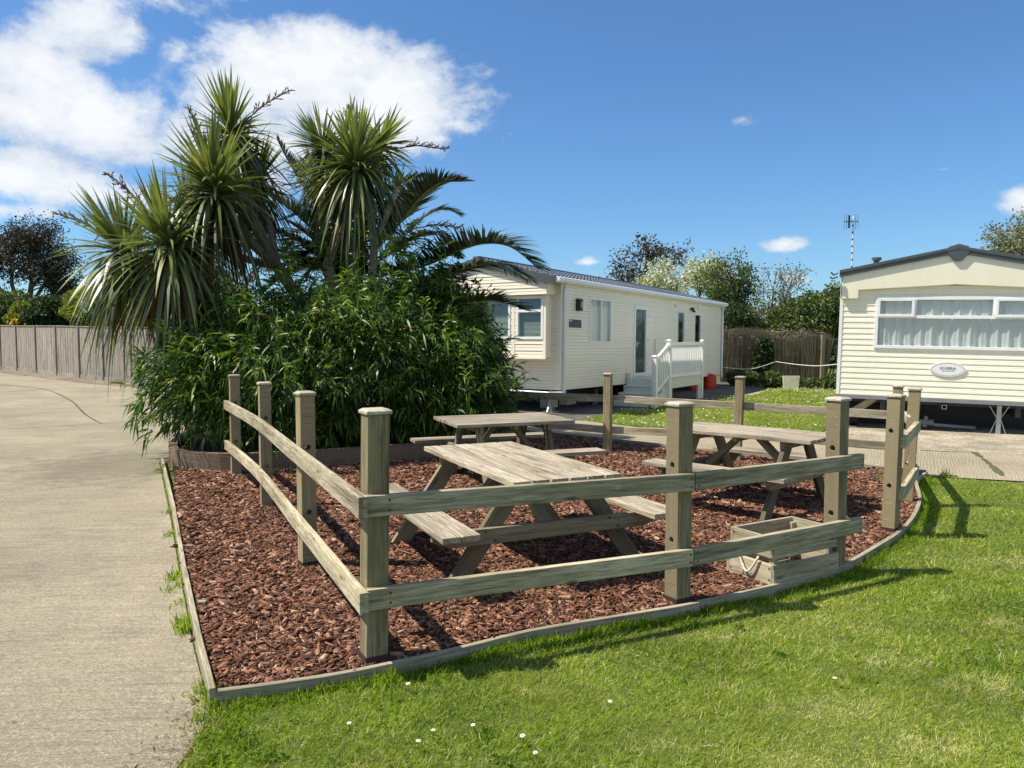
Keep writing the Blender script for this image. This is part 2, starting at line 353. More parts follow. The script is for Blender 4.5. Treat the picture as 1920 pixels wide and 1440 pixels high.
class MB:
    def __init__(s): s.v = []; s.g = []; s.f = []
    def add(s, vs, fs, gs=None):
        b = len(s.v); s.v += [tuple(x) for x in vs]
        s.g += [tuple(x) for x in (gs if gs is not None else vs)]
        s.f += [tuple(b+i for i in f) for f in fs]; return s
    def beam(s, a, b, w, h, up=(0, 0, 1), taper=1.0):
        a = Vector(a); b = Vector(b); d = (b-a); L = d.length; d.normalize(); up = Vector(up)
        side = d.cross(up)
        if side.length < 1e-4: side = d.cross(Vector((1, 0, 0)))
        side.normalize(); u = side.cross(d).normalized()
        off = Vector((random.uniform(0, 50), random.uniform(0, 9), random.uniform(0, 9)))
        vs = []; gs = []
        for (p, l, k) in ((a, 0, 1), (b, L, taper)):
            for sy, sz in ((-1, -1), (1, -1), (1, 1), (-1, 1)):
                vs.append(p+side*(sy*w/2*k)+u*(sz*h/2*k)); gs.append(off+Vector((l, sy*w/2, sz*h/2)))
        s.add(vs, [(3, 2, 1, 0), (4, 5, 6, 7), (0, 1, 5, 4), (1, 2, 6, 5), (2, 3, 7, 6), (3, 0, 4, 7)], gs); return s
    def box(s, x0, x1, y0, y1, z0, z1):
        dx, dy, dz = x1-x0, y1-y0, z1-z0
        c = ((x0+x1)/2, (y0+y1)/2, (z0+z1)/2)
        if dx >= dy and dx >= dz: return s.beam((x0, c[1], c[2]), (x1, c[1], c[2]), abs(dy), abs(dz))
        if dy >= dz: return s.beam((c[0], y0, c[2]), (c[0], y1, c[2]), abs(dx), abs(dz))
        return s.beam((c[0], c[1], z0), (c[0], c[1], z1), abs(dy), abs(dx), up=(1, 0, 0))
    def tube(s, pts, rad, n=8, cap=True):
        pts = [Vector(p) for p in pts]
        if not hasattr(rad, '__len__'): rad = [rad]*len(pts)
        rings = []; l = 0; ref = Vector((.31, .17, .93))
        vs = []; gs = []; off = random.uniform(0, 30)
        for i, p in enumerate(pts):
            d = (pts[min(i+1, len(pts)-1)]-pts[max(i-1, 0)]).normalized()
            a = d.cross(ref)
            if a.length < .1: a = d.cross(Vector((1, 0, 0)))
            a.normalize(); b = d.cross(a)
            if i: l += (pts[i]-pts[i-1]).length
            for k in range(n):
                th = 2*math.pi*k/n
                q = a*math.cos(th)*rad[i]+b*math.sin(th)*rad[i]
                vs.append(p+q); gs.append((off+l, math.cos(th)*rad[i], math.sin(th)*rad[i]))
        fs = []
        for i in range(len(pts)-1):
            for k in range(n):
                fs.append((i*n+k, i*n+(k+1) % n, (i+1)*n+(k+1) % n, (i+1)*n+k))
        if cap:
            fs.append(tuple(range(n))[::-1]); fs.append(tuple((len(pts)-1)*n+k for k in range(n)))
        s.add(vs, fs, gs); return s
    def extrude(s, poly, vec):
        vec = Vector(vec); p = [Vector(q) for q in poly]; n = len(p)
        vs = p+[q+vec for q in p]
        fs = [tuple(range(n))[::-1], tuple(range(n, 2*n))]+[(i, (i+1) % n, n+(i+1) % n, n+i) for i in range(n)]
        return s.add(vs, fs)
    def ribbon(s, path, w, h, z):   # board bent along a ground path; z = underside height (float or list)
        n = len(path); vs = []; gs = []; l = random.uniform(0, 20)
        for i, p in enumerate(path):
            a = Vector(path[max(i-1, 0)]); b = Vector(path[min(i+1, n-1)])
            d = (b-a).normalized(); nn = Vector((-d[1], d[0]))
            if i: l += (Vector(path[i])-Vector(path[i-1])).length
            zz = z[i] if hasattr(z, '__len__') else z
            for (sy, sz) in ((-1, 0), (1, 0), (1, 1), (-1, 1)):
                vs.append((p[0]+nn[0]*sy*w/2, p[1]+nn[1]*sy*w/2, zz+sz*h)); gs.append((l, sy*w/2, sz*h))
        fs = [(3, 2, 1, 0), tuple(4*(n-1)+k for k in range(4))]
        for i in range(n-1):
            for k in range(4): fs.append((4*i+k, 4*i+(k+1) % 4, 4*i+4+(k+1) % 4, 4*i+4+k))
        return s.add(vs, fs, gs)
    def build(s, name, m, parent=None, bevel=0, smooth=False, world=False, loc=None):
        me = bpy.data.meshes.new(name)
        v = s.v
        off = Vector((0, 0, 0))
        if loc is not None: off = Vector(loc)
        elif parent is not None and world:
            q = parent; off = Vector((0, 0, 0))
            while q is not None: off += q.location; q = q.parent
        v = [(a[0]-off[0], a[1]-off[1], a[2]-off[2]) for a in v]
        me.from_pydata(v, [], s.f)
        at = me.attributes.new('g', 'FLOAT_VECTOR', 'POINT')
        at.data.foreach_set('vector', np.array(s.g, dtype=np.float32).ravel())
        bm = bmesh.new(); bm.from_mesh(me); bmesh.ops.recalc_face_normals(bm, faces=bm.faces); bm.to_mesh(me); bm.free()
        if smooth: me.polygons.foreach_set('use_smooth', [True]*len(me.polygons))
        me.materials.append(m)
        o = bpy.data.objects.new(name, me); COL.objects.link(o)
        if loc is not None: o.location = loc
        if parent is not None: o.parent = parent
        if bevel:
            b = o.modifiers.new('bevel', 'BEVEL'); b.width = bevel; b.segments = 2; b.limit_method = 'ANGLE'; b.angle_limit = math.radians(40)
        return o

def npmesh(name, V, Fq, rnd, m, parent=None, loc=None):
    """V (n,3) float, Fq (k,4) quads, rnd per-vertex"""
    me = bpy.data.meshes.new(name)
    off = np.array(loc if loc is not None else (0, 0, 0), dtype=float)
    if loc is None and parent is not None:
        q = parent
        while q is not None: off = off+np.array(q.location); q = q.parent
    V = (V-off).astype(np.float32)
    me.vertices.add(len(V)); me.vertices.foreach_set('co', V.ravel())
    me.loops.add(Fq.size); me.loops.foreach_set('vertex_index', Fq.astype(np.int32).ravel())
    me.polygons.add(len(Fq)); me.polygons.foreach_set('loop_start', np.arange(0, Fq.size, 4, dtype=np.int32))
    me.update(calc_edges=True)
    a = me.attributes.new('rnd', 'FLOAT', 'POINT'); a.data.foreach_set('value', rnd.astype(np.float32))
    me.materials.append(m)
    o = bpy.data.objects.new(name, me); COL.objects.link(o)
    if loc is not None: o.location = loc
    if parent is not None: o.parent = parent
    return o

def unit(a): return a/np.maximum(1e-9, np.linalg.norm(a, axis=-1, keepdims=True))
def strips(p, d, side, L, W, droop, prof, rnd, cup=0.0):
    """leaf strips: returns V, F, rnd"""
    N = len(p); m = len(prof)-1
    t = np.linspace(0, 1, m+1)[None, :, None]
    L = np.broadcast_to(L, (N,))[:, None, None]; W = np.broadcast_to(W, (N,))[:, None, None]; dr = np.broadcast_to(droop, (N,))[:, None, None]
    k = np.clip(dr/np.maximum(L, 1e-6), 0, 1.5)
    c = p[:, None]+d[:, None]*(L*(t-.28*k*t*t))
    c = c+np.array([0, 0, -1.0])[None, None]*(dr*t*t)
    pr = np.array(prof)[None, :, None]
    V = np.stack([c-side[:, None]*W*pr/2, c+side[:, None]*W*pr/2], 2)   # N,m+1,2,3
    idx = np.arange(N)[:, None]*(2*(m+1))+2*np.arange(m)[None]
    F = np.stack([idx, idx+1, idx+3, idx+2], -1).reshape(-1, 4)
    return V.reshape(-1, 3), F, np.repeat(rnd, 2*(m+1))
def joinS(parts):
    Vs, Fs, Rs, b = [], [], [], 0
    for V, F, R in parts: Vs.append(V); Fs.append(F+b); Rs.append(R); b += len(V)
    return np.concatenate(Vs), np.concatenate(Fs), np.concatenate(Rs)
def rdir(n, zmin=-1, zmax=1):
    z = RNG.uniform(zmin, zmax, n); a = RNG.uniform(0, 2*np.pi, n); r = np.sqrt(1-z*z)
    return np.stack([r*np.cos(a), r*np.sin(a), z], 1)
def sidevec(d, n):
    s = np.cross(d, rdir(n)); return unit(s)

def inpoly(x, y, poly):
    c = np.zeros(len(x), bool); n = len(poly)
    for i in range(n):
        x1, y1 = poly[i][:2]; x2, y2 = poly[(i+1) % n][:2]
        if y1 == y2: continue
        k = ((y1 > y) != (y2 > y)) & (x < (x2-x1)*(y-y1)/(y2-y1)+x1); c ^= k
    return c

# terrain: flat, rising gently towards the boundary fence on the far left
GN = Vector((-.78, .63)); G0 = 10.6; G1 = 38.0; GK = .0135
def gz(x, y): return min(max((x*GN[0]+y*GN[1]-G0), 0), G1-G0)*GK
def sheet(name, poly, z, m, kind='structure', label=None, cat=None):
    bm = bmesh.new(); vs = [bm.verts.new((p[0], p[1], 0)) for p in poly]; bm.faces.new(vs)
    for dd in (G0, G1):
        bmesh.ops.bisect_plane(bm, geom=bm.verts[:]+bm.edges[:]+bm.faces[:], plane_co=(GN[0]*dd, GN[1]*dd, 0), plane_no=(GN[0], GN[1], 0))
    bmesh.ops.triangulate(bm, faces=bm.faces[:], ngon_method='EAR_CLIP')
    bmesh.ops.recalc_face_normals(bm, faces=bm.faces)
    for v in bm.verts: v.co.z = gz(v.co.x, v.co.y)+z
    if bm.faces and sum(f.normal.z for f in bm.faces) < 0: bmesh.ops.reverse_faces(bm, faces=bm.faces[:])
    me = bpy.data.meshes.new(name); bm.to_mesh(me); bm.free(); me.materials.append(m)
    o = bpy.data.objects.new(name, me); COL.objects.link(o); return tag(o, label, cat, kind=kind)
def smooth_path(pts, n=6):
    out = []
    for i in range(len(pts)-1):
        p0 = Vector(pts[max(i-1, 0)]); p1 = Vector(pts[i]); p2 = Vector(pts[i+1]); p3 = Vector(pts[min(i+2, len(pts)-1)])
        for k in range(n):
            t = k/n
            out.append(tuple(.5*((2*p1)+(-p0+p2)*t+(2*p0-5*p1+4*p2-p3)*t*t+(-p0+3*p1-3*p2+p3)*t**3)))
    out.append(tuple(pts[-1])); return out

# ------------------------------------------------------------------ ground sheets
EDGE_FRONT = [P(405, 1322), P(640, 1287), P(860, 1238), P(1000, 1203), P(1180, 1172), P(1310, 1149), P(1450, 1117), P(1560, 1085), P(1640, 1042), P(1700, 998), P(1724, 950), (4.35, 8.2), (4.75, 8.75)]
EDGE_FRONT_S = smooth_path(EDGE_FRONT, 5)
EDGE_LEFT = [P(399, 1326), P(372, 1215), P(345, 1080), P(326, 965), P(304, 868)]
EDGE_BACK = [(4.75, 8.75), (4.3, 9.1), (3.55, 9.75), (2.15, 10.95), (.85, 12.15), (-.2, 12.9)]
EDGE_BACK_S = smooth_path(EDGE_BACK, 4)
BED = EDGE_FRONT_S+EDGE_BACK_S[1:]+[(-1.0, 11.0), (-1.9, 9.9), (-3.1, 9.3), (-4.2, 9.5)]+EDGE_LEFT[::-1][1:-1]
sheet('ground', [(-600, -200), (600, -200), (600, 900), (-600, 900)], 0, M['ground'])
drive_right = [(-1.0, -6), (-1.14, 1.5), P(335, 1440), P(375, 1385), P(392, 1335), P(362, 1215), P(337, 1080), P(318, 965), P(298, 868)]
drive = [(-30, -6)]+drive_right+[(-3.6, 10.5), (-1.5, 11.8), (-.2, 12.9), (1.25, 14.9), (-1.0, 17.0), (-2.8, 19.6), (-8.5, 20.9), (-13.0, 23.6), (-20.6, 30.0), (-34, 40)]
sheet('driveway', drive, .012, M['drive'])
sheet('verge', [(-34, 40.1), (-20.6, 30.1), (-13.0, 23.7), (-8.5, 21.0), (-2.8, 19.7), (-2.8, 20.6), (-8.3, 22.0), (-13.3, 25.6), (-20.8, 31.6), (-34, 42)], .008, M['verge'])
path = [(-.2, 12.9), (.85, 12.2), (2.15, 11.0), (3.55, 9.8), (4.3, 9.15), (4.75, 8.8), P(1920, 905), (7.4, 7.3), (12, 4.6), (13, 6.6), (8.4, 9.4), P(1920, 857), P(1750, 845), P(1590, 838), (2.95, 12.75), (1.3, 14.85)]
sheet('path', path, .016, M['path'])
sheet('gravel', [(-1.0, 17.05), (1.27, 14.9), (3.0, 12.8), (4.97, 11.3), (6.0, 10.93), (6.95, 10.3), (8.5, 9.4), (13, 6.7), (22, 6.5), (22, 26), (9, 26), (4, 20), (-2.8, 20.6)], .006, M['gravel'])
LAWN = [P(1088, 789), P(1150, 772), P(1242, 763), P(1345, 748), (7.0, 21.8), (8.05, 24.2), (8.4, 29), (14, 29), (12, 24), (9.3, 19), (7.6, 15.8), P(1587, 785), (5.1, 12.7), (2.95, 12.95), (1.7, 14.3)]
sheet('lawn', LAWN, .020, M['ground'])
H1O = Vector((.989, 15.9, 0)); H1A = math.radians(57.42); H1t = Vector((math.cos(H1A), math.sin(H1A), 0)); H1n = Vector((math.sin(H1A), -math.cos(H1A), 0))
def h1(x, y): q = H1O+H1t*x-H1n*y; return (q.x, q.y)
sheet('parking_pad', [h1(-.8, -.9), h1(3, -1.15), h1(5.6, -1.5), h1(8.0, -1.6), (7.9, 23.9), (8.3, 28.5), h1(13, 5), h1(-.6, 5)], .024, M['asphalt'])

# bark bed
sheet('bark_soil', BED, .03, M['soil'])
def bark_chips():
    bx = [p[0] for p in BED]; by = [p[1] for p in BED]
    parts = []
    for (y0, y1, dens, s) in ((2.9, 5.2, 7000, 1.0), (5.2, 7.6, 4200, 1.15), (7.6, 13.2, 2300, 1.35)):
        A = (max(bx)-min(bx))*(y1-y0); n = int(A*dens)
        x = RNG.uniform(min(bx), max(bx), n); y = RNG.uniform(y0, y1, n)
        k = inpoly(x, y, BED) & inpoly(x+.028, y-.005, BED) & inpoly(x-.028, y+.005, BED) & inpoly(x, y-.04, BED); x = x[k]; y = y[k]; n = len(x)
        hgt = .038+.012*np.sin(x*3.1+y*1.3)*np.sin(y*2.7)+RNG.uniform(0, .022, n)
        a = RNG.gamma(2.4, .0064, n)*s+.003; b = np.minimum(a*RNG.uniform(.12, .62, n), .016*s); c = RNG.uniform(.0015, .004, n)*s
        big = RNG.random(n) < .04; a[big] *= 1.6
        d = rdir(n, -.38, .38); u = unit(np.cross(d, unit(rdir(n, .0, 1)*np.array([.45, .45, 1])))); w = np.cross(d, u)
        P0 = np.stack([x, y, hgt], 1)
        cor = []
        for sx, sy, sz in ((-1, -1, -1), (1, -1, -1), (1, 1, -1), (-1, 1, -1), (-1, -1, 1), (1, -1, 1), (1, 1, 1), (-1, 1, 1)):
            ja = RNG.uniform(.55, 1.15, n); jb = RNG.uniform(.45, 1.1, n)
            cor.append(P0+d*(sx*a*ja)[:, None]+u*(sy*b*jb)[:, None]+w*(sz*c)[:, None])
        V = np.stack(cor, 1).reshape(-1, 3); V[:, 2] = np.maximum(V[:, 2], .031)
        base = np.arange(n)[:, None, None]*8
        Fq = np.array([(4, 5, 6, 7), (3, 2, 1, 0), (0, 1, 5, 4), (1, 2, 6, 5), (2, 3, 7, 6), (3, 0, 4, 7)])[None]+base
        r = np.clip(RNG.beta(1.6, 2.0, n)+.0, 0, 1); parts.append((V, Fq.reshape(-1, 4), np.repeat(r, 8)))
    V, F, R = joinS(parts)
    tag(npmesh('bark_chips', V, F, R, M['chip']), 'red brown bark chippings covering the picnic enclosure', 'bark chips', kind='stuff')
bark_chips()

# ------------------------------------------------------------------ edging boards
e = empty('timber_edging', (EDGE_LEFT[0][0], EDGE_LEFT[0][1], 0), 'straight weathered timber edging board between the driveway and the bark', 'timber edging')
MB().ribbon(EDGE_LEFT, .028, .115, -.03).build('board', M['edge'], e, .003, world=True)
for (u, v) in ((360, 1150), (341, 1040), (322, 925)):
    q = P(u, v); MB().box(q[0]+.035, q[0]+.085, q[1]-.02, q[1]+.02, 0, .075).build('stake', M['edge'], e, .003, world=True)
spl = 5*5+1
e = empty('timber_edging', (*EDGE_FRONT[3], 0), 'curved timber edging board between the bark and the front lawn', 'timber edging')
MB().ribbon(EDGE_FRONT_S[:spl], .032, .112, -.045).build('board', M['edge'], e, .003, world=True)
MB().ribbon([(a+.002, b_+.004) for a, b_ in EDGE_FRONT_S[spl-1:]], .034, .115, -.045).build('board', M['edge'], e, .003, world=True)
e = empty('timber_edging', (*EDGE_BACK[2], 0), 'timber edging board between the bark and the combed concrete path behind the tables', 'timber edging')
MB().ribbon(EDGE_BACK_S, .032, .12, -.03).build('board', M['edge'], e, .003, world=True)

# ------------------------------------------------------------------ post and rail fence
HOLE_MAT = M['hole']
def make_post(parent, x, y, h, ang, w=.102, holes=(.865, .425), lean=(0, 0), capm='cap', shoe=False, label=None):
    d = Vector((math.cos(ang), math.sin(ang), 0)); top = Vector((x+lean[0], y+lean[1], h-.02))
    mb = MB(); mb.beam((x, y, -.05), top, w, w, up=d)
    o = mb.build('post', M['post'], parent, 0, world=True)
    if holes:
        cu = MB()
        for z in holes: cu.tube([Vector((x, y, z))-d*.2, Vector((x, y, z))+d*.2], .0185, 14)
        c = cu.build('cut', M['hole'], None)
        c.location = -(parent.location)
        bo = o.modifiers.new('b', 'BOOLEAN'); bo.object = c; bo.operation = 'DIFFERENCE'; bo.solver = 'EXACT'
        bpy.context.view_layer.update()
        # evaluate in the post's own space
        c.matrix_world = Matrix.Translation((0, 0, 0))
        bpy.context.view_layer.update()
        me = bpy.data.meshes.new_from_object(o.evaluated_get(bpy.context.evaluated_depsgraph_get()))
        me.name = 'post'; o.modifiers.clear(); o.data = me
        bpy.data.objects.remove(c)
    b = o.modifiers.new('bevel', 'BEVEL'); b.width = .004; b.segments = 2; b.limit_method = 'ANGLE'; b.angle_limit = math.radians(50)
    if label: o['label'] = label
    cp = MB(); k = w/2+.009
    s = Vector((-d.y, d.x, 0))
    def ring(z, r): return [Vector((top.x, top.y, z))+d*(a*r)+s*(b_*r) for a, b_ in ((-1, -1), (1, -1), (1, 1), (-1, 1))]
    R = [ring(h-.0195, k), ring(h-.004, k+.001), ring(h+.006, k-.016), ring(h+.007, .004)]
    vs = [q for r in R for q in r]; fs = [(3, 2, 1, 0)]+[(4*i+j, 4*i+(j+1) % 4, 4*i+4+(j+1) % 4, 4*i+4+j) for i in range(3) for j in range(4)]+[(12, 13, 14, 15)]
    cp.add(vs, fs); cp.build('cap', M[capm], o, .003, loc=None, world=False) if False else None
    c = cp.build('cap', M[capm], o, .003)
    c.data.transform(Matrix.Translation(-parent.location))
    if shoe:
        sh = MB(); sh.beam((x, y, -.02), (x, y, .085), w+.006, w+.006, up=d); c = sh.build('post_foot', M['shoe'], o); c.data.transform(Matrix.Translation(-parent.location))
    return o
def rail(parent, pts, ztop, th=.042, hh=.1, m='rail', bolts=()):
    z = [zt-hh for zt in ztop] if hasattr(ztop, '__len__') else ztop-hh
    return MB().ribbon(pts, th, hh, z).build('rail', M[m], parent, .004, world=True)

PA, PB, PC, PD = (-3.163, 8.75), (-2.276, 7.056), (-1.398, 5.183), (-.671, 3.64)
PE, PF = (.976, 4.457), (2.187, 5.147)
PG, PH, PI_, PJ, PK, PL = (3.042, 6.116), (3.745, 7.23), (4.40, 8.75), (2.847, 9.681), (1.31, 10.485), (-.1, 11.55)
F1 = empty('post_and_rail_fence', (PD[0], PD[1], 0), 'weathered post and rail fence with curved rails around the front of the bark bed', 'fence')
def angle(a, b): return math.atan2(b[1]-a[1], b[0]-a[0])
aAD = angle(PA, PD); aDE = angle(PD, PE); aEF = angle(PE, PF)
make_post(F1, *PA, 1.182, angle(PA, PB), .105)
make_post(F1, *PB, 1.194, angle(PA, PC), .10)
make_post(F1, *PC, 1.237, angle(PB, PD)+.15, .10, shoe=True)
make_post(F1, *PD, 1.262, aDE+.05, .108, holes=None, lean=(.022, .0), shoe=True)
make_post(F1, *PE, 1.226, aEF, .106, shoe=True)
make_post(F1, *PF, 1.20, aEF+.1, .104)
def offset(pts, d):
    out = []
    for i, p in enumerate(pts):
        a = Vector(pts[max(i-1, 0)]); b = Vector(pts[min(i+1, len(pts)-1)]); t = (b-a).normalized(); out.append((p[0]+t[1]*d, p[1]-t[0]*d))
    return out
lp = offset([(PA[0]-.07, PA[1]+.13), PA, PB, PC, PD], .075)
dirD = (Vector(PD)-Vector(PC)).normalized(); lp[-1] = (PD[0]-.075-.0, PD[1]-.02); lp.append((PD[0]-.075+dirD[0]*.078, PD[1]-.02+dirD[1]*.078))
lps = smooth_path(lp, 5)
# left rails sit outside the posts (to the driveway side)
def left_rail(z0, z1):
    n = len(lps); zz = [z0+(z1-z0)*i/(n-1) for i in range(n)]
    return rail(F1, lps, zz)
left_rail(.885, .872); left_rail(.415, .428)
nDE = Vector((math.sin(aDE), -math.cos(aDE))); nEF = Vector((math.sin(aEF), -math.cos(aEF)))
def seg(a, b, off, e0, e1):
    a = Vector(a); b = Vector(b); t = (b-a).normalized(); n = Vector((t[1], -t[0])); p = a+n*off-t*e0; q = b+n*off+t*e1
    return [tuple(p.lerp(q, k/6)) for k in range(7)]
s1 = seg(PD, PE, .077, .052, .035); s2 = seg(PE, PF, .076, -.04, .16)
for (zd, ze, zf) in ((.868, .822, .822), (.425, .38, .388)):
    rail(F1, s1, [zd+(ze-zd)*k/6 for k in range(7)]); rail(F1, s2, [ze+(zf-ze)*k/6 for k in range(7)])
# screw heads
def bolts(parent, pts, nrm):
    for (x, y, z) in pts: MB().tube([(x, y, z), (x+nrm[0]*.003, y+nrm[1]*.003, z)], .006, 8).build('screw', M['hole'], parent, world=True)
bp = []
for (s, zs) in ((s1, ((.868, .822), (.425, .38))), (s2, ((.822, .822), (.38, .388)))):
    a = Vector(s[0]); b = Vector(s[-1]); t = (b-a).normalized(); n = Vector((t[1], -t[0]))
    for (z0, z1) in zs:
        for (q, zz) in ((a+t*.11 if s is s1 else a+t*.025, z0), (b-t*.022, z1)):
            for dz in (.028, .075): p = q+n*.0205; bp.append((p[0], p[1], zz-dz))
bolts(F1, bp, nDE)
# worn "26" carved in the upper rail
def text(body, size, loc, rot, m, name, parent, ext=.001, align='CENTER', sx=1):
    cu = bpy.data.curves.new(name, 'FONT'); cu.body = body; cu.size = size; cu.extrude = ext; cu.align_x = align; cu.align_y = 'CENTER'
    o = bpy.data.objects.new(name, cu); COL.objects.link(o); bpy.context.view_layer.update()
    me = bpy.data.meshes.new_from_object(o.evaluated_get(bpy.context.evaluated_depsgraph_get())); bpy.data.objects.remove(o)
    me.materials.clear(); me.materials.append(m); ob = bpy.data.objects.new(name, me); COL.objects.link(ob)
    ob.location = loc; ob.rotation_euler = rot; ob.scale = (sx, 1, 1)
    if parent: ob.parent = parent
    return ob
q = Vector(s1[0]).lerp(Vector(s1[-1]), .725)+nDE*.0212
text('26', .034, (q.x-PD[0], q.y-PD[1], .79), (math.pi/2, 0, aDE), M['mark'], 'carved_number', F1, .0004)

F2 = empty('post_and_rail_fence', (PJ[0], PJ[1], 0), 'weathered post and rail fence along the concrete path behind the picnic tables', 'fence')
make_post(F2, *PG, 1.15, angle(PG, PH)-.25, .10, lean=(.02, 0), shoe=True)
make_post(F2, *PH, 1.13, angle(PG, PH), .098, lean=(.05, .0))
make_post(F2, *PI_, 1.06, angle(PJ, PI_), .10, holes=None)
make_post(F2, *PJ, 1.117, angle(PJ, PI_), .10, holes=None, lean=(.03, 0))
make_post(F2, *PK, 1.121, angle(PK, PJ), .10, holes=None)
make_post(F2, *PL, 1.12, angle(PL, PK), .10, holes=None)
def rail2(a, b, off, e0, e1, z0, z1, hh=.098):
    s = seg(a, b, off, e0, e1); rail(F2, s, [z0+(z1-z0)*k/6 for k in range(7)], hh=hh)
for (z0, z1) in ((.82, .82), (.40, .385)): rail2(PG, PH, .072, .015, .10, z0, z1)
for (z0, z1) in ((.80, .77), (.40, .385)): rail2(PH, PI_, .068, -.06, .05, z0, z1)
for (z0, z1) in ((.79, .76), (.43, .40)): rail2(PJ, PI_, -.072, -.004, .07, z0, z1)
for (z0, z1) in ((.82, .79), (.385, .42)): rail2(PK, PJ, -.072, .05, 0, z0, z1)
for (z0, z1) in ((.80, .82), (.40, .385)): rail2(PL, PK, -.072, .25, -.055, z0, z1)

# ------------------------------------------------------------------ picnic tables
def picnic_table(loc, ang, L, W, Ls, sep, nb, label, sw=.235, th=.72, sh=.45, fx=None, foot=.66):
    r = empty('picnic_table', loc, label, 'picnic table', 'wooden picnic tables on the bark', rot=(0, 0, ang))
    bw = (W-.011*(nb-1))/nb; mb = MB()
    for i in range(nb):
        y = -W/2+i*(bw+.011); e = random.uniform(-.006, .006)
        mb.box(-L/2+e, L/2+e, y, y+bw, th-.034+random.uniform(-.001, .001), th+random.uniform(-.0012, .0012))
    mb.build('tabletop', M['table'], r, .003)
    fx = fx or L/2-.27
    for s in (-1, 1):
        mb = MB(); b2 = (sw-.006)/2
        for i in range(2):
            y = s*sep/2+(-sw/2 if i == 0 else .003)
            mb.box(-Ls/2, Ls/2, y, y+b2, sh-.036, sh)
        mb.build('seat', M['table'], r, .003)
    for sx in (-1, 1):
        x = sx*fx
        MB().box(x-.022, x+.022, -W/2+.04, W/2-.04, th-.034-.07, th-.0345).build('top_batten', M['legp'], r, .003)
        yb = sep/2+sw/2-.02
        xb = x+sx*.046
        mb = MB(); z0, z1 = sh-.036-.10, sh-.0365
        pts = [(xb-.021, -yb, z1), (xb-.021, -yb, z1-.05), (xb-.021, -yb+.12, z0), (xb-.021, yb-.12, z0), (xb-.021, yb, z1-.05), (xb-.021, yb, z1)]
        mb.extrude(pts, (.042, 0, 0)); mb.g = [(v[1]+7*sx, v[0], v[2]) for v in mb.v]
        mb.build('cross_beam', M['legp'], r, .003)
        for s in (-1, 1):
            mb = MB(); a = Vector((x, s*foot, .03)); b = Vector((x, s*(W/2-.17), th-.036))
            d = (b-a); w = .118; hor = w/abs(d.z)*d.length
            pts = [(x-.021, a.y-hor/2, a.z), (x-.021, a.y+hor/2, a.z), (x-.021, b.y+hor/2, b.z), (x-.021, b.y-hor/2, b.z)]
            mb.extrude(pts, (.042, 0, 0))
            dn = d.normalized(); nn = Vector((0, -dn.z, dn.y))
            mb.g = [((Vector(v)-a).dot(dn)+s*3+sx*11, (Vector(v)-a).dot(nn), v[0]) for v in mb.v]
            mb.build('leg', M['leg'] if sx > 0 else M['legp'], r, .003)
        MB().beam((x+sx*.02-sx*.05, 0, sh-.09), (sx*.08, 0, th-.045), .05, .09, up=(0, 1, 0)).build('brace', M['legp'], r, .003)
        for s in (-1, 1):
            for (dy, dz) in ((-.03, .03), (.035, -.03)):
                yy = s*(foot-.21)+dy; MB().tube([(xb+sx*.021, yy, sh-.085+dz), (xb+sx*.027, yy, sh-.085+dz)], .008, 8).build('bolt', M['darksteel'], r)
    sc0 = None
    for sx in (-1, 1):
        for i in range(nb):
            for dy in (-.03, .03):
                y = -W/2+i*(bw+.011)+bw/2+dy
                if sc0 is None: sc0 = MB().tube([(0, 0, 0), (0, 0, .0016)], .0045, 8).build('screw', M['hole'], r); o_ = sc0
                else: o_ = sc0.copy(); COL.objects.link(o_)
                o_.location = (sx*fx+random.uniform(-.006, .006), y, th+.0006)
    MB().box(-.02, .02, -W/2+.05, W/2-.05, th-.034-.045, th-.0345).build('centre_batten', M['legp'], r, .003)
    return r
a1 = math.atan2(-.908, .42)
picnic_table((.0, 5.50, .035), a1, 1.70, .765, 1.78, 1.46, 6, 'grey slatted picnic table nearest the camera, behind the front rails', th=.70, sh=.42)
picnic_table((-.10, 8.30, .035), math.radians(21), 1.30, .92, 1.65, 1.45, 6, 'brownish picnic table beside the bamboo bush, behind the nearest table', th=.70, sh=.42, foot=.62)
picnic_table((2.24, 7.20, .035), math.atan2(-.70, .715), 1.46, .70, 1.38, 1.28, 6, 'pale grey picnic table on the right, under the back rails and seen side on', th=.70, sh=.42, foot=.60)

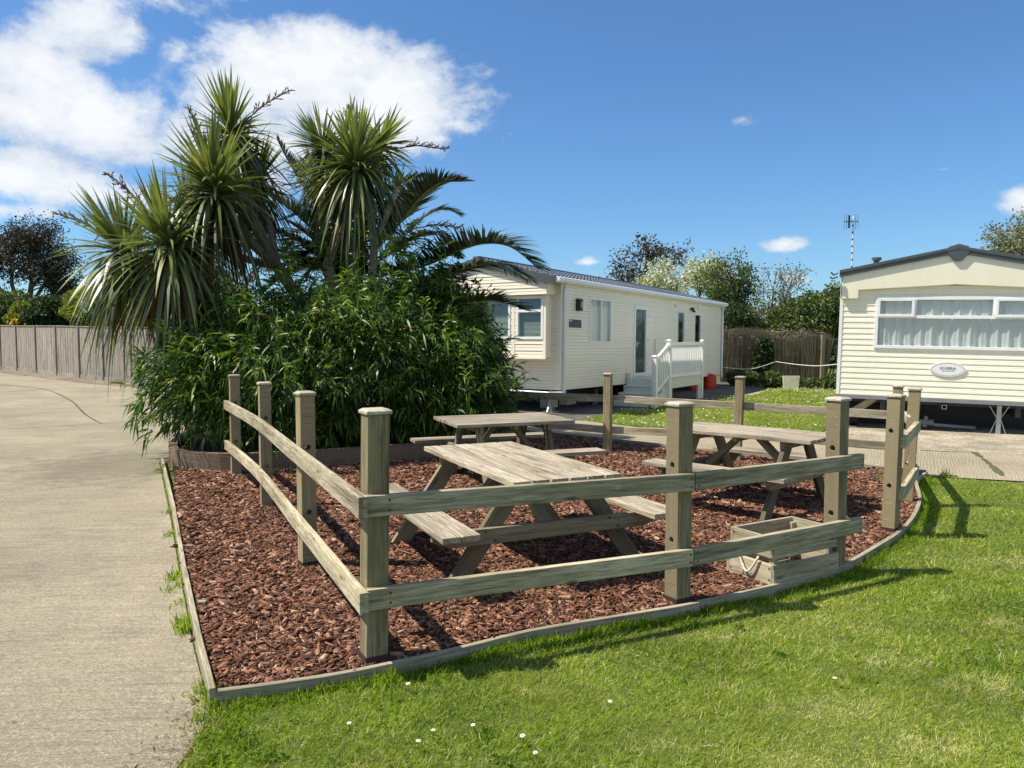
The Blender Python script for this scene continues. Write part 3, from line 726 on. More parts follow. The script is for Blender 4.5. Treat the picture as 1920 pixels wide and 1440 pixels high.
# ------------------------------------------------------------------ crate
def crate():
    O = Vector((1.635, 4.72, .045)); ex = Vector((.62, .50, 0)).normalized()
    r = empty('wooden_crate', O, 'slatted wooden planter crate with a frayed rope handle behind the lower front rail', 'crate', rot=(0, 0, math.atan2(.36, .62)))
    Lx, Ly, th = .62, .40, .024
    def tier(z0, z1, ox, oy, lx, ly, nm):
        for (a, b, c, d, n) in ((ox, ox+lx, oy, oy+th, 0), (ox, ox+lx, oy+ly-th, oy+ly, 0), (ox, ox+th, oy+th+.001, oy+ly-th-.001, 1), (ox+lx-th, ox+lx, oy+th+.001, oy+ly-th-.001, 1)):
            MB().box(a, b, c, d, z0, z1).build('side_board', M['crate'], r, .003)
    tier(.0, .135, 0, 0, Lx, Ly, 'l'); tier(.172, .305, .012, .012, Lx-.02, Ly-.03, 'u')
    for (x, y) in ((.05, .05), (Lx-.05, .05), (.05, Ly-.055), (Lx-.05, Ly-.055)):
        MB().box(x-.02, x+.02, y-.02, y+.02, .004, .275).build('corner_batten', M['crate'], r, .002)
    MB().box(.03, Lx-.03, .03, Ly-.03, .002, .018).build('base_board', M['crate'], r, .002)
    pts = []
    for k in range(15):
        t = k/14; y = .115+.17*t; z = .17-.11*math.sin(math.pi*t)+.004*math.sin(9*t)
        pts.append((-.014-.012*math.sin(math.pi*t), y, z))
    MB().tube(pts, .0075, 8).build('rope_handle', M['rope'], r, smooth=True)
    mb = MB()
    for k in range(9):
        y = .25+random.uniform(-.012, .012); mb.tube([(-.018, y, .10), (-.024-.01*random.random(), y+random.uniform(-.03, .03), .065), (-.02, y+random.uniform(-.06, .06), .04+random.uniform(0, .04))], .0016, 4)
    mb.build('frayed_end', M['rope'], r)
    for (y, z) in ((.04, .11), (.04, .04), (Ly-.04, .11), (Ly-.04, .04), (.05, .28), (Ly-.05, .28)): MB().tube([(-.001 if z < .15 else .011, y, z), (-.003 if z < .15 else .009, y, z)], .006, 8).build('nail', M['darksteel'], r)
crate()

# ------------------------------------------------------------------ static homes
def siding(mb, tofn, x0, x1, z0, z1, pitch, prof, openings=(), lim=None):
    """horizontal profiled cladding; tofn(x, depth_out, z)->point; lim(z)->(xa,xb) for gables"""
    zs = []
    n = int(math.ceil((z1-z0)/pitch))
    for i in range(n):
        for (fz, dp) in prof: zs.append((z0+(i+fz)*pitch, dp))
    zs = [q for q in zs if q[0] < z1-1e-4]+[(z1, zs[-1][1])]
    cuts = sorted({c for o in openings for c in (o[2], o[3])})
    out = []
    for i in range(len(zs)-1):
        (a, da), (b, db) = zs[i], zs[i+1]; out.append((a, da))
        for c in cuts:
            if a+1e-4 < c < b-1e-4: out.append((c, da+(db-da)*(c-a)/(b-a)))
    out.append(zs[-1]); out.sort(key=lambda q: q[0])
    for i in range(len(out)-1):
        (a, da), (b, db) = out[i], out[i+1]
        if b-a < 1e-5 and abs(da-db) < 1e-6: continue
        mid = (a+b)/2
        xa0, xb0 = lim(a) if lim else (x0, x1); xa1, xb1 = lim(b) if lim else (x0, x1)
        iv = [(None, None)]
        ops = sorted((o[0], o[1]) for o in openings if o[2]-1e-6 < mid < o[3]+1e-6)
        edges = [(xa0, xa1)]
        for (p, q) in ops: edges += [(p, p), (q, q)]
        edges.append((xb0, xb1))
        for k in range(0, len(edges), 2):
            (l0, l1), (r0, r1) = edges[k], edges[k+1]
            if r0-l0 < 1e-4 and r1-l1 < 1e-4: continue
            mb.add([tofn(l0, da, a), tofn(r0, da, a), tofn(r1, db, b), tofn(l1, db, b)], [(0, 1, 2, 3)])
PROF1 = [(0, .0), (.02, .020), (.42, .015), (.46, .004), (.52, .016), (.94, .010)]
PROF2 = [(0, .0), (.03, .014), (.42, .012), (.50, .007), (.60, .010), (.95, .003)]

def window(parent, fn, x0, x1, z0, z1, fw=.05, mull=(), trans=None, name='window', inner=None, depth=.03):
    """fn(x, out, z) -> local point. frame proud of wall, pane slightly behind, optional blind/curtain"""
    def bx(mb, a, b, c, d, o0, o1):
        q = [fn(a, o0, c), fn(b, o0, c), fn(b, o0, d), fn(a, o0, d), fn(a, o1, c), fn(b, o1, c), fn(b, o1, d), fn(a, o1, d)]
        mb.add(q, [(3, 2, 1, 0), (4, 5, 6, 7), (0, 1, 5, 4), (1, 2, 6, 5), (2, 3, 7, 6), (3, 0, 4, 7)])
    mb = MB(); o0, o1 = -.03, depth
    bx(mb, x0, x1, z0, z0+fw, o0, o1); bx(mb, x0, x1, z1-fw, z1, o0, o1)
    bx(mb, x0, x0+fw, z0+fw, z1-fw, o0, o1-.001); bx(mb, x1-fw, x1, z0+fw, z1-fw, o0, o1-.001)
    for m_ in mull: bx(mb, m_[0]-fw*.5, m_[0]+fw*.5, m_[1], m_[2], o0, o1+.004)
    for tr in (trans or ()): bx(mb, tr[0], tr[1], tr[2]-fw*.5, tr[2]+fw*.5, o0, o1+.001)
    w = mb.build(name, M['white'], parent, .004)
    mb = MB(); mb.add([fn(x0+fw*.6, o1-.022, z0+fw*.6), fn(x1-fw*.6, o1-.022, z0+fw*.6), fn(x1-fw*.6, o1-.022, z1-fw*.6), fn(x0+fw*.6, o1-.022, z1-fw*.6)], [(0, 1, 2, 3)])
    mb.build('pane', M['glass'], w)
    if inner: inner(w, fn, x0, x1, z0, z1)
    return w
def curtains(amp=.012, k=46, back=-.09, gaps=(), hang=True):
    def f(w, fn, x0, x1, z0, z1):
        mb = MB(); n = int((x1-x0)*150); rows = [z0+.02, (z0*2+z1)/3, z1-.03]
        ph = [random.uniform(0, 6) for _ in range(4)]
        vs = []
        for j, z in enumerate(rows):
            for i in range(n+1):
                x = x0+.02+(x1-x0-.04)*i/n
                a = math.sin(x*k+ph[0]+.7*math.sin(x*5+ph[1]))+.5*math.sin(x*k*2.3+ph[2])+.6*math.sin(x*11+ph[3])
                vs.append(fn(x, back+amp*a*(1.1-.4*j/2), z))
        fs = []
        for j in range(2):
            for i in range(n):
                fs.append((j*(n+1)+i, j*(n+1)+i+1, (j+1)*(n+1)+i+1, (j+1)*(n+1)+i))
        mb.add(vs, fs); mb.build('curtain', M['curtain'], w, smooth=True)
    return f
def blinds(back=-.06, frac=1.0, ang=.5):
    def f(w, fn, x0, x1, z0, z1):
        mb = MB(); z = z1-.05
        while z > z1-(z1-z0)*frac+.03:
            mb.add([fn(x0+.03, back-.012, z+.008*ang), fn(x1-.03, back-.012, z+.008*ang), fn(x1-.03, back+.012, z-.010), fn(x0+.03, back+.012, z-.010)], [(0, 1, 2, 3)]); z -= .026
        mb.build('blind', M['blind'], w)
    return f

def static_home_one():
    r = empty('static_caravan', H1O, 'beige clad static caravan home with a dark tiled roof, white door and decked steps', 'static home', rot=(0, math.radians(.64), H1A))
    Lh, Wd, zb, ze, zr = 10.75, 3.72, .575, 2.80, 3.25
    side = lambda x, o, z: (x, -o, z)
    op = [(1.28, 2.40, 1.50, 2.52), (3.70, 4.52, .69, 2.45), (6.68, 7.26, 1.50, 2.44), (8.08, 8.66, 1.50, 2.42)]
    w = MB(); siding(w, side, 0, Lh, zb, ze, .135, PROF1, op); w.build('side_wall', M['cream'], r)
    # front gable wall (local x = 0 plane, facing -x)
    front = lambda y, o, z: (-o, y, z)
    def lim(z):
        if z <= ze: return (0, Wd)
        k = (z-ze)/(zr-ze)*Wd/2; return (k, Wd-k)
    w = MB(); siding(w, front, 0, Wd, zb, 1.2, .135, PROF1, ()); w.build('front_wall', M['cream'], r)
    # bay, projecting
    bay = lambda y, o, z: (-.24-o, y, z)
    by0, by1 = .21, Wd-.21
    ops = [(.26, .92, 1.57, 2.47), (1.06, 2.66, 1.57, 2.47), (2.80, 3.46, 1.57, 2.47)]
    w = MB(); siding(w, bay, by0, by1, 1.2, 2.49, .135, PROF1, ops)
    w.add([(-.24, by0, 1.2), (0, by0, 1.2), (0, by0, 2.49), (-.24, by0, 2.49)], [(0, 1, 2, 3)]); w.add([(-.24, by1, 1.2), (0, by1, 1.2), (0, by1, 2.49), (-.24, by1, 2.49)], [(0, 1, 2, 3)])
    w.add([(-.24, by0, 1.2), (0, by0, 1.2), (0, by1, 1.2), (-.24, by1, 1.2)], [(0, 1, 2, 3)])
    for y in (by0+.025, .99, 2.73, by1-.025): w.box(-.262, -.24, y-.035, y+.035, 1.2, 2.47)
    w.box(-.265, -.235, by0-.01, by1+.01, 1.165, 1.205)
    w.build('bay', M['cream'], r)
    window(r, bay, .26, .92, 1.57, 2.47, .055, trans=((.3, .88, 2.16),), inner=blinds(), name='window')
    window(r, bay, 1.06, 2.66, 1.57, 2.47, .055, inner=blinds(), name='window')
    window(r, bay, 2.80, 3.46, 1.57, 2.47, .055, trans=((2.84, 3.42, 2.16),), inner=blinds(), name='window')
    # hood above the bay
    hood = lambda y, o, z: (-.34-o, y, z)
    hy0, hy1 = .13, Wd-.13
    def limh(z):
        if z <= ze: return (hy0, hy1)
        k = (z-ze)/(zr-ze)*Wd/2; return (max(hy0, k), min(hy1, Wd-k))
    w = MB(); siding(w, hood, hy0, hy1, 2.49, zr-.02, .135, PROF1, (), limh)
    w.add([(-.34, hy0, 2.49), (0, hy0, 2.49), (0, hy0, 2.83), (-.34, hy0, 2.83)], [(0, 1, 2, 3)]); w.add([(-.34, hy1, 2.49), (0, hy1, 2.49), (0, hy1, 2.83), (-.34, hy1, 2.83)], [(0, 1, 2, 3)])
    w.add([(-.355, hy0, 2.492), (0, hy0, 2.492), (0, hy1, 2.492), (-.355, hy1, 2.492)], [(0, 1, 2, 3)])
    w.add([(0, 0, 1.2), (0, Wd, 1.2), (0, Wd, 1.21), (0, 0, 1.21)], [(0, 1, 2, 3)])
    w.build('gable_hood', M['cream'], r)
    # returns beside the bay, the back and the far walls
    w = MB(); 
    siding(w, front, 0, by0, 1.2, ze, .135, PROF1); siding(w, front, by1, Wd, 1.2, ze, .135, PROF1)
    siding(w, lambda x, o, z: (x, Wd+o, z), 0, Lh, zb, ze, .135, PROF1)
    siding(w, lambda y, o, z: (Lh+o, y, z), 0, Wd, zb, zr, .135, PROF1, (), lim)
    w.build('rear_wall', M['cream'], r)
    w = MB(); w.add([(.02, .02, zb), (Lh-.02, .02, zb), (Lh-.02, Wd-.02, zb), (.02, Wd-.02, zb)], [(0, 1, 2, 3)]); w.add([(.02, .02, ze), (Lh-.02, .02, ze), (Lh-.02, Wd-.02, ze), (.02, Wd-.02, ze)], [(0, 1, 2, 3)])
    for x in (3.0, 5.2, 9.4): w.add([(x, .1, zb), (x, Wd-.1, zb), (x, Wd-.1, ze), (x, .1, ze)], [(0, 1, 2, 3)])
    w.build('floor_and_ceiling', M['interior'], r)
    # corner trims
    w = MB(); w.box(-.03, .05, -.024, -.012, zb, ze); w.box(-.028, -.016, -.012, .09, zb, 2.5); w.box(Lh-.06, Lh+.02, -.024, -.012, zb, ze)
    w.build('corner_trim', M['cream'], r, .002)
    w = MB(); w.box(-.01, Lh+.01, -.02, .0, zb-.05, zb-.001); w.box(-.012, .01, .001, Wd, zb-.05, zb-.001); w.build('base_trim', M['cream'], r)
    # windows in the side wall
    window(r, side, 1.28, 2.40, 1.50, 2.52, .05, mull=((1.86, 1.55, 2.47),), inner=curtains(.02, 26, -.05), name='window')
    window(r, side, 6.68, 7.26, 1.50, 2.44, .05, inner=blinds(-.08, .35), name='window')
    window(r, side, 8.08, 8.66, 1.50, 2.42, .05, inner=blinds(-.08, .35), name='window')
    # door
    d = window(r, side, 3.70, 4.52, .69, 2.45, .09, name='door', depth=.035)
    w = MB(); w.box(3.78, 3.80, -.085, -.035, 1.43, 1.56); w.box(3.78, 3.90, -.088, -.07, 1.50, 1.52); w.build('handle', M['steel'], d, .002)
    for z in (.95, 1.55, 2.2): MB().tube([(4.535, -.045, z), (4.535, -.045, z+.09)], .012, 8).build('hinge', M['white'], d)
    w = MB(); w.add([(3.8, -.02+.06, .8), (4.42, .04, .8), (4.42, .04, 2.36), (3.8, .04, 2.36)], [(0, 1, 2, 3)]); w.build('obscured_backing', M['t_back'], d)
    # roof: pantile-effect sheet
    ov, nx = .10, 0
    x0, x1 = -.40, Lh+.08
    mb = MB(); px = .16; nx = int((x1-x0)/px*5); rows = []
    nr = 8; slope = (zr-ze)/(Wd/2)
    for j in range(nr):
        for f, dz in ((0, .045), (.96, .004)): rows.append((j+f, dz))
    rows.append((nr, .0))
    for sgn in (0, 1):
        vs = []
        for (rr, dz) in rows:
            t = rr/nr; yy = -ov+(Wd/2+ov)*t; z = ze+slope*yy+.035+dz
            y = yy if sgn == 0 else Wd-yy
            for i in range(nx+1):
                x = x0+(x1-x0)*i/nx; vs.append((x, y, z+.022*math.sin(2*math.pi*x/px)))
        fs = [(a*(nx+1)+i, a*(nx+1)+i+1, (a+1)*(nx+1)+i+1, (a+1)*(nx+1)+i) for a in range(len(rows)-1) for i in range(nx)]
        mb.add(vs, fs)
    rf = mb.build('roof', M['roof'], r)
    mb = MB(); mb.beam((x0, Wd/2, zr+.075), (x1, Wd/2, zr+.075), .16, .05); mb.build('ridge_cap', M['roof'], rf, .01)
    for s in (0, 1):
        mb = MB(); mb2 = MB()
        ya, yb = (-ov, Wd/2) if s == 0 else (Wd+ov, Wd/2)
        za = ze-slope*ov; 
        mb.extrude([(x0-.02, ya, za-.11), (x0-.02, yb, zr-.11), (x0-.02, yb, zr+.06), (x0-.02, ya, za+.06)], (.03, 0, 0))
        mb2.extrude([(x1-.01, ya, za-.11), (x1-.01, yb, zr-.11), (x1-.01, yb, zr+.06), (x1-.01, ya, za+.06)], (.03, 0, 0))
        mb.build('gable_fascia', M['trim'], rf, .003); mb2.build('gable_fascia', M['trim'], rf, .003)
    mb = MB(); mb.box(x0, x1, -ov+.03, 0, ze-.04, ze-.02); mb.build('soffit', M['cream'], rf)
    mb = MB(); mb.tube([(x0+.02, -ov-.03, ze-.015), (x1, -ov-.03, ze-.015)], .055, 12); mb.box(x0, x1, -ov-.012, -ov+.01, ze-.08, ze+.02); mb.build('gutter', M['white'], r, smooth=False)
    for x in (.06, Lh-.12):
        mb = MB(); mb.tube([(x, -ov-.02, ze-.05), (x, -.062, ze-.20), (x, -.062, .60), (x, -.062, .44)], .034, 10)
        for z in (.62, 1.3, 2.3): mb.box(x-.05, x+.05, -.07, -.02, z, z+.03)
        if x < 1: mb.tube([(x, -.062, .47), (-.28, .1, .47), (-.30, 1.5, .5)], .03, 8)
        mb.build('downpipe', M['pipe'], r, smooth=False)
    mb = MB(); mb.box(.63, .78, -.115, -.012, 2.19, 2.44); lamp = mb.build('wall_lamp', M['black'], r, .004)
    mb = MB()
    for i in range(2):
        for j in range(3): mb.box(.70+i*.034, .726+i*.034, -.119, -.1155, 2.26+j*.042, 2.292+j*.042)
    mb.build('lamp_glass', M['board'], lamp)
    pl = MB(); pl.extrude([(.34, -.016, 1.83), (.88, -.016, 1.83), (.88, -.016, 1.96), (.86, -.016, 1.99), (.81, -.016, 2.0), (.34, -.016, 2.0)], (0, -.012, 0)); p_ = pl.build('plaque', M['slate'], r)
    mb = MB(); mb.box(.36, .42, -.031, -.0285, 1.955, 1.985); mb.build('sticker', M['white'], p_)
    for (x, z, m_) in ((6.46, 2.55, 'white'), (8.36, 2.57, 'white')): MB().box(x-.05, x+.05, -.06, -.012, z-.05, z+.05).build('vent', M[m_], r, .006)
    MB().box(6.435, 6.475, -.064, -.0605, 2.53, 2.58).build('vent_grille', M['black'], r)
    mb = MB(); mb.box(7.72, 7.86, -.09, -.012, 2.50, 2.57); mb.tube([(7.79, -.07, 2.5), (7.78, -.13, 2.44)], .035, 8); mb.build('flood_lamp', M['black'], r, .004)
    MB().box(5.04, 5.34, -.07, -.012, 1.15, 1.62).build('meter_box', M['cream'], r, .006)
    # chassis, stands, wheels
    mb = MB(); mb.box(.1, Lh-.1, .75, .83, .30, .52); mb.box(.1, Lh-.1, Wd-.83, Wd-.75, .30, .52)
    for x in (.5, 2.2, 4, 6, 8, 10.3): mb.box(x, x+.05, .1, Wd-.1, .44, .52)
    mb.build('chassis', M['darksteel'], r)
    for (x, y) in ((.25, .35), (.25, Wd-.4), (2.6, .45), (4.9, .45), (7.4, .45), (10.3, .4)):
        mb = MB(); mb.beam((x, y, .04), (x, y, .5), .05, .05); mb.beam((x-.16, y, .04), (x, y, .34), .03, .03); mb.beam((x+.16, y, .04), (x, y, .34), .03, .03); mb.box(x-.15, x+.15, y-.12, y+.12, .03, .05)
        mb.build('support_stand', M['steel'], r)
    for y in (.65, Wd-.65):
        for x in (5.0,):
            MB().tube([(x, y-.1, .33), (x, y+.1, .33)], .3, 24).build('wheel', M['rubber'], r)
    for k in (1.1, 2.0, 2.9):
        MB().box(k, k+.44, .9, 1.12, .03, .245).build('block', M['board'], r, .004)
    return r
M['t_back'] = plain('obscured_glass', (.06, .08, .08), .25, var=.7, scale=9)
static_home_one()

def deck_steps():
    r = empty('deck_steps', H1O+H1t*4.2+H1n*.5, 'pale grey plastic steps and landing with a white baluster railing by the caravan door', 'deck steps', rot=(0, 0, H1A))
    ox, oy = 4.2, -.5
    def B(mb, x0, x1, y0, y1, z0, z1): mb.box(x0-ox, x1-ox, y0-oy, y1-oy, z0, z1); return mb
    Y0 = -1.04; zt = .625
    mb = MB()
    n = 6
    for i in range(n):
        ya = Y0+(.98/n)*i; B(mb, 3.30, 5.76, ya+.003, ya+.98/n-.003, zt-.03, zt)
    mb.build('landing', M['deck'], r, .003)
    mb = MB(); B(mb, 3.30, 5.76, Y0-.012, Y0+.012, zt-.23, zt-.031); B(mb, 3.30, 3.33, Y0+.013, -.05, .02, zt-.031); B(mb, 5.73, 5.76, Y0+.013, -.05, zt-.2, zt-.031)
    B(mb, 3.30, 5.76, Y0-.016, Y0-.012, zt-.05, zt-.035)
    mb.build('fascia', M['deck'], r, .002)
    for i in range(3):
        z = zt-(i+1)*.155; x = 3.30-(i+1)*.28
        mb = MB(); B(mb, x, x+.30, Y0+.10, -.06, z-.03, z); B(mb, x+.02, x+.04, Y0+.10, -.06, .015, z-.031); mb.build('step', M['deck'], r, .004)
        mb = MB(); B(mb, x+.02, x+.30, Y0-.0, Y0+.07, .012, z-.001); mb.build('step_side', M['deck'], r, .003)
    mb = MB(); B(mb, 3.24, 3.32, -.14, -.05, .3, .76); mb.build('wall_post', M['deck'], r, .003)
    for q in ((3.42, 3.66, Y0-.01, Y0+.03, .012, zt-.231), (5.55, 5.75, Y0+.0, Y0+.05, .012, zt-.231), (5.6, 5.72, -.2, -.1, .02, zt-.031)): B(MB(), *q).build('leg', M['deck'], r, .003)
    def newel(x, z0, z1, w=.10):
        mb = MB(); B(mb, x-w/2, x+w/2, Y0-w/2-.03, Y0+w/2-.03, z0, z1); q = mb.build('newel_post', M['white'], r, .004)
        mb = MB(); B(mb, x-w/2-.012, x+w/2+.012, Y0-w/2-.042, Y0+w/2-.018, z1, z1+.022)
        a = Vector((x-ox, Y0-.03-oy, z1+.022)); k = w/2+.008
        mb.add([a+Vector((-k, -k, 0)), a+Vector((k, -k, 0)), a+Vector((k, k, 0)), a+Vector((-k, k, 0)), a+Vector((0, 0, .03))], [(0, 1, 4), (1, 2, 4), (2, 3, 4), (3, 0, 4), (3, 2, 1, 0)])
        mb.build('newel_cap', M['white'], q, .002)
    newel(2.50, .012, 1.17); newel(3.36, .012, 1.53); newel(5.71, .012, 1.52, .075)
    yy = Y0-.03-oy
    mb = MB(); mb.beam((3.41-ox, yy, 1.46), (5.67-ox, yy, 1.46), .06, .08); mb.build('handrail', M['white'], r, .004)
    mb = MB(); mb.beam((3.41-ox, yy, .70), (5.67-ox, yy, .70), .045, .07); mb.build('bottom_rail', M['white'], r, .004)
    mb = MB(); mb.beam((2.55-ox, yy, 1.09), (3.31-ox, yy, 1.42), .06, .08); mb.build('handrail', M['white'], r, .004)
    mb = MB(); mb.beam((2.55-ox, yy, .34), (3.31-ox, yy, .68), .045, .07); mb.build('bottom_rail', M['white'], r, .004)
    for i in range(16):
        x = 3.52+i*.1335; mb = MB(); mb.box(x-.019-ox, x+.019-ox, yy-.019, yy+.019, .736, 1.419); mb.build('baluster', M['white'], r, .002)
    for i in range(5):
        x = 2.64+i*.142; z = (x-2.55)*.434; mb = MB(); mb.box(x-.019-ox, x+.019-ox, yy-.019, yy+.019, .385+z, 1.055+z); mb.build('baluster', M['white'], r, .002)
deck_steps()

H2O = Vector((5.792, 13.70, 0)); H2A = math.radians(-24.0)
def static_home_two():
    r = empty('static_caravan', H2O, 'cream clad static caravan with a wide net curtained front window and an oval sign', 'static home', rot=(0, math.radians(1.1), H2A))
    Wd, Lh, zb, ze, zr = 3.50, 9.6, .61, 2.70, 3.06
    fr = lambda x, o, z: (x, -o, z)
    WX0, WX1, WZ0, WZ1 = .55, 2.95, 1.44, 2.33
    w = MB(); siding(w, fr, 0, Wd, zb, 2.52, .098, PROF2, [(WX0, WX1, WZ0, WZ1)]); w.build('front_wall', M['yellow'], r)
    w = MB()
    siding(w, lambda y, o, z: (-o, y, z), 0, Lh, zb, ze, .098, PROF2); siding(w, lambda y, o, z: (Wd+o, y, z), 0, Lh, zb, ze, .098, PROF2)
    def lim(z):
        if z <= ze: return (0, Wd)
        k = (z-ze)/(zr-ze)*Wd/2; return (k, Wd-k)
    siding(w, lambda x, o, z: (x, Lh+o, z), 0, Wd, zb, zr, .098, PROF2, (), lim)
    w.build('side_wall', M['yellow'], r)
    c = Wd/2
    out = [(0, 2.29), (.27, 2.29), (.27, 2.44), (c, 2.525), (Wd-.27, 2.44), (Wd-.27, 2.29), (Wd, 2.29), (Wd, ze), (c, zr), (0, ze)]
    w = MB(); w.extrude([(x, -.014, z) for x, z in out], (0, -.075, 0)); w.build('gable_panel', M['panel'], r, .01)
    w = MB(); w.add([(.02, .02, zb+.01), (Wd-.02, .02, zb+.01), (Wd-.02, Lh-.02, zb+.01), (.02, Lh-.02, zb+.01)], [(0, 1, 2, 3)])
    w.add([(.02, .02, 2.6), (Wd-.02, .02, 2.6), (Wd-.02, Lh-.02, 2.6), (.02, Lh-.02, 2.6)], [(0, 1, 2, 3)]); w.add([(.05, 3.2, zb), (Wd-.05, 3.2, zb), (Wd-.05, 3.2, 2.6), (.05, 3.2, 2.6)], [(0, 1, 2, 3)])
    w.build('floor_and_ceiling', M['interior'], r)
    # roof
    ov = .05; sl = (zr-ze)/c
    w = MB()
    for s in (0, 1):
        xa = -ov if s == 0 else Wd+ov
        w.extrude([(xa, -.12, ze-sl*ov+.03), (c, -.12, zr+.03), (c, -.12, zr+.07), (xa, -.12, ze-sl*ov+.07)], (0, Lh+.2, 0))
    rf = w.build('roof', M['roof'], r)
    w = MB()
    for s in (0, 1):
        xa, sg = (-ov, 1) if s == 0 else (Wd+ov, -1)
        za = ze-sl*ov
        w.extrude([(xa, -.125, za-.02), (c, -.125, zr-.02), (c, -.125, zr+.045), (xa, -.125, za+.045)], (0, .03, 0))
        w.extrude([(xa, -.14, za+.046), (c, -.14, zr+.046), (c, -.14, zr+.10), (xa, -.14, za+.10)], (0, .06, 0))
    w.build('roof_edge', M['trim'], rf, .004)
    w = MB(); w.extrude([(c-.16, -.135, zr-.02), (c-.05, -.135, zr-.15), (c+.05, -.135, zr-.15), (c+.16, -.135, zr-.02), (c+.15, -.135, zr+.09), (c, -.135, zr+.135), (c-.15, -.135, zr+.09)], (0, .042, 0)); w.build('ridge_badge', M['trim'], rf, .01)
    w = MB(); w.tube([(.55, 1.1, 2.8), (.55, 1.1, 3.06)], .05, 12); w.tube([(.55, 1.1, 3.06), (.55, 1.1, 3.11)], .085, 12); w.build('flue', M['trim'], rf)
    w = MB(); w.tube([(-.08, -.16, ze+.03), (-.14, -.2, ze+.0), (-.19, -.2, ze+.05)], .015, 6); w.tube([(-.08, -.14, ze-.03), (-.16, -.17, ze-.06), (-.2, -.17, ze-.03)], .015, 6); w.build('gutter_bracket', M['trim'], rf)
    w = MB(); w.box(-.022, .03, -.022, -.015, zb, 2.29); w.box(-.022, -.015, -.014, .06, zb, 2.66); w.build('corner_trim', M['white'], r, .002)
    w = MB(); w.box(-.01, Wd+.01, -.03, .02, zb-.07, zb-.002); w.build('base_trim', M['steel2'], r, .004)
    zt = 1.985; m1, m2 = 1.16, 2.33
    wd = window(r, fr, WX0, WX1, WZ0, WZ1, .055, mull=((m1, zt+.028, WZ1-.055), (m2, zt+.028, WZ1-.055)), trans=((WX0+.055, WX1-.055, zt),), inner=curtains(.018, 34, -.035), depth=.035)
    for (a, b_) in ((WX0+.03, m1-.005), (m2+.005, WX1-.03)):
        mb = MB()
        for (p, q, c0, c1) in ((a, b_, zt, zt+.045), (a, b_, WZ1-.075, WZ1-.03), (a, a+.045, zt+.046, WZ1-.076), (b_-.045, b_, zt+.046, WZ1-.076)):
            mb.box(p, q, -.055, -.0395, c0, c1)
        mb.build('vent_frame', M['white'], wd, .003)
    # oval sign
    sx, sz = 1.70, 1.105
    w = MB(); n = 40; pts = []
    for k in range(n):
        a = 2*math.pi*k/n; ca, sa = math.cos(a), math.sin(a)
        pts.append((sx+.275*ca, -.016, sz+.128*math.copysign(abs(sa)**1.35, sa)))
    w.extrude(pts, (0, -.016, 0)); sg = w.build('oval_sign', M['sign'], r, .003)
    w = MB()
    vs = []; nk = 120
    for k in range(nk):
        a = 2*math.pi*k/nk; sa = math.sin(a); hw = .0035+.0065*abs(math.sin(k*.9))
        for q in (-hw, hw): vs.append((sx+(.248+q)*math.cos(a), -.0328, sz+(.108+q)*math.copysign(abs(sa)**1.35, sa)))
    w.add(vs, [(2*k, 2*k+1, (2*k+3) % (2*nk), (2*k+2) % (2*nk)) for k in range(nk)])
    w.build('scroll_border', M['mark'], sg)
    text('RIVIERA', .068, (sx+.003, -.0331, sz+.014), (math.pi/2, 0, 0), M['mark'], 'lettering', sg, .0005, sx=1.02)
    text('RIVIERA', .064, (sx-.002, -.0340, sz+.016), (math.pi/2, 0, 0), M['darkmark'], 'lettering', sg, .0005, sx=1.06)
    text('CUSTOM HOMES', .022, (sx, -.0335, sz-.026), (math.pi/2, 0, 0), M['darkmark'], 'lettering', sg, .0005, sx=1.1)
    # underside
    w = MB(); w.box(.7, .78, .1, Lh-.1, .34, zb-.08); w.box(Wd-.78, Wd-.7, .1, Lh-.1, .34, zb-.08)
    for y in (.15, 1.5, 3, 4.5, 6, 7.5, 9): w.box(.1, Wd-.1, y, y+.05, .48, zb-.072)
    w.build('chassis', M['darksteel'], r)
    w = MB(); w.box(.12, Wd-.05, 1.0, 1.03, 0, zb-.08); w.box(.10, .13, 2.6, Lh-.1, 0, zb-.08)
    for i in range(6): w.box(.125, Wd-.05, .985, 1.0, .05+i*.085, .06+i*.085)
    w.build('dark_skirt', M['black'], r)
    w = MB()
    for (a, b_, c0, c1) in ((1.645, 1.715, .43, .437), (1.645, 1.715, .493, .50), (1.645, 1.652, .4375, .4925), (1.708, 1.715, .4375, .4925)): w.box(a, b_, -.02, .5, c0, c1)
    w.build('tow_socket', M['steel'], r)
    for x in (2.49,):
        w = MB(); w.box(x-.035, x+.035, .07, .12, .03, zb-.08); w.build('support_leg', M['steel'], r, .003)
        w = MB()
        for s in (-1, 1): w.beam((x+s*.14, .09, zb-.09), (x+s*.03, .09, .32), .012, .012); w.beam((x+s*.03, .09, .30), (x+s*.12, .09, .03), .012, .012)
        w.box(x-.13, x+.13, .0, .2, .012, .03); w.build('leg_brace', M['steel'], r)
    # wheel under the left side
    MB().tube([(.16, .55, .33), (.16+.2, .55, .33)], .31, 24).build('wheel', M['rubber'], r)
    return r
M['steel2'] = plain('grey_base_strip', (.20, .21, .22), .5)
M['sign'] = plain('sign_white', (.80, .80, .79), .4, var=.02)
static_home_two()

def local2(x, y, z=0):
    c, s = math.cos(H2A), math.sin(H2A); return Vector((H2O.x+c*x-s*y, H2O.y+s*x+c*y, z))
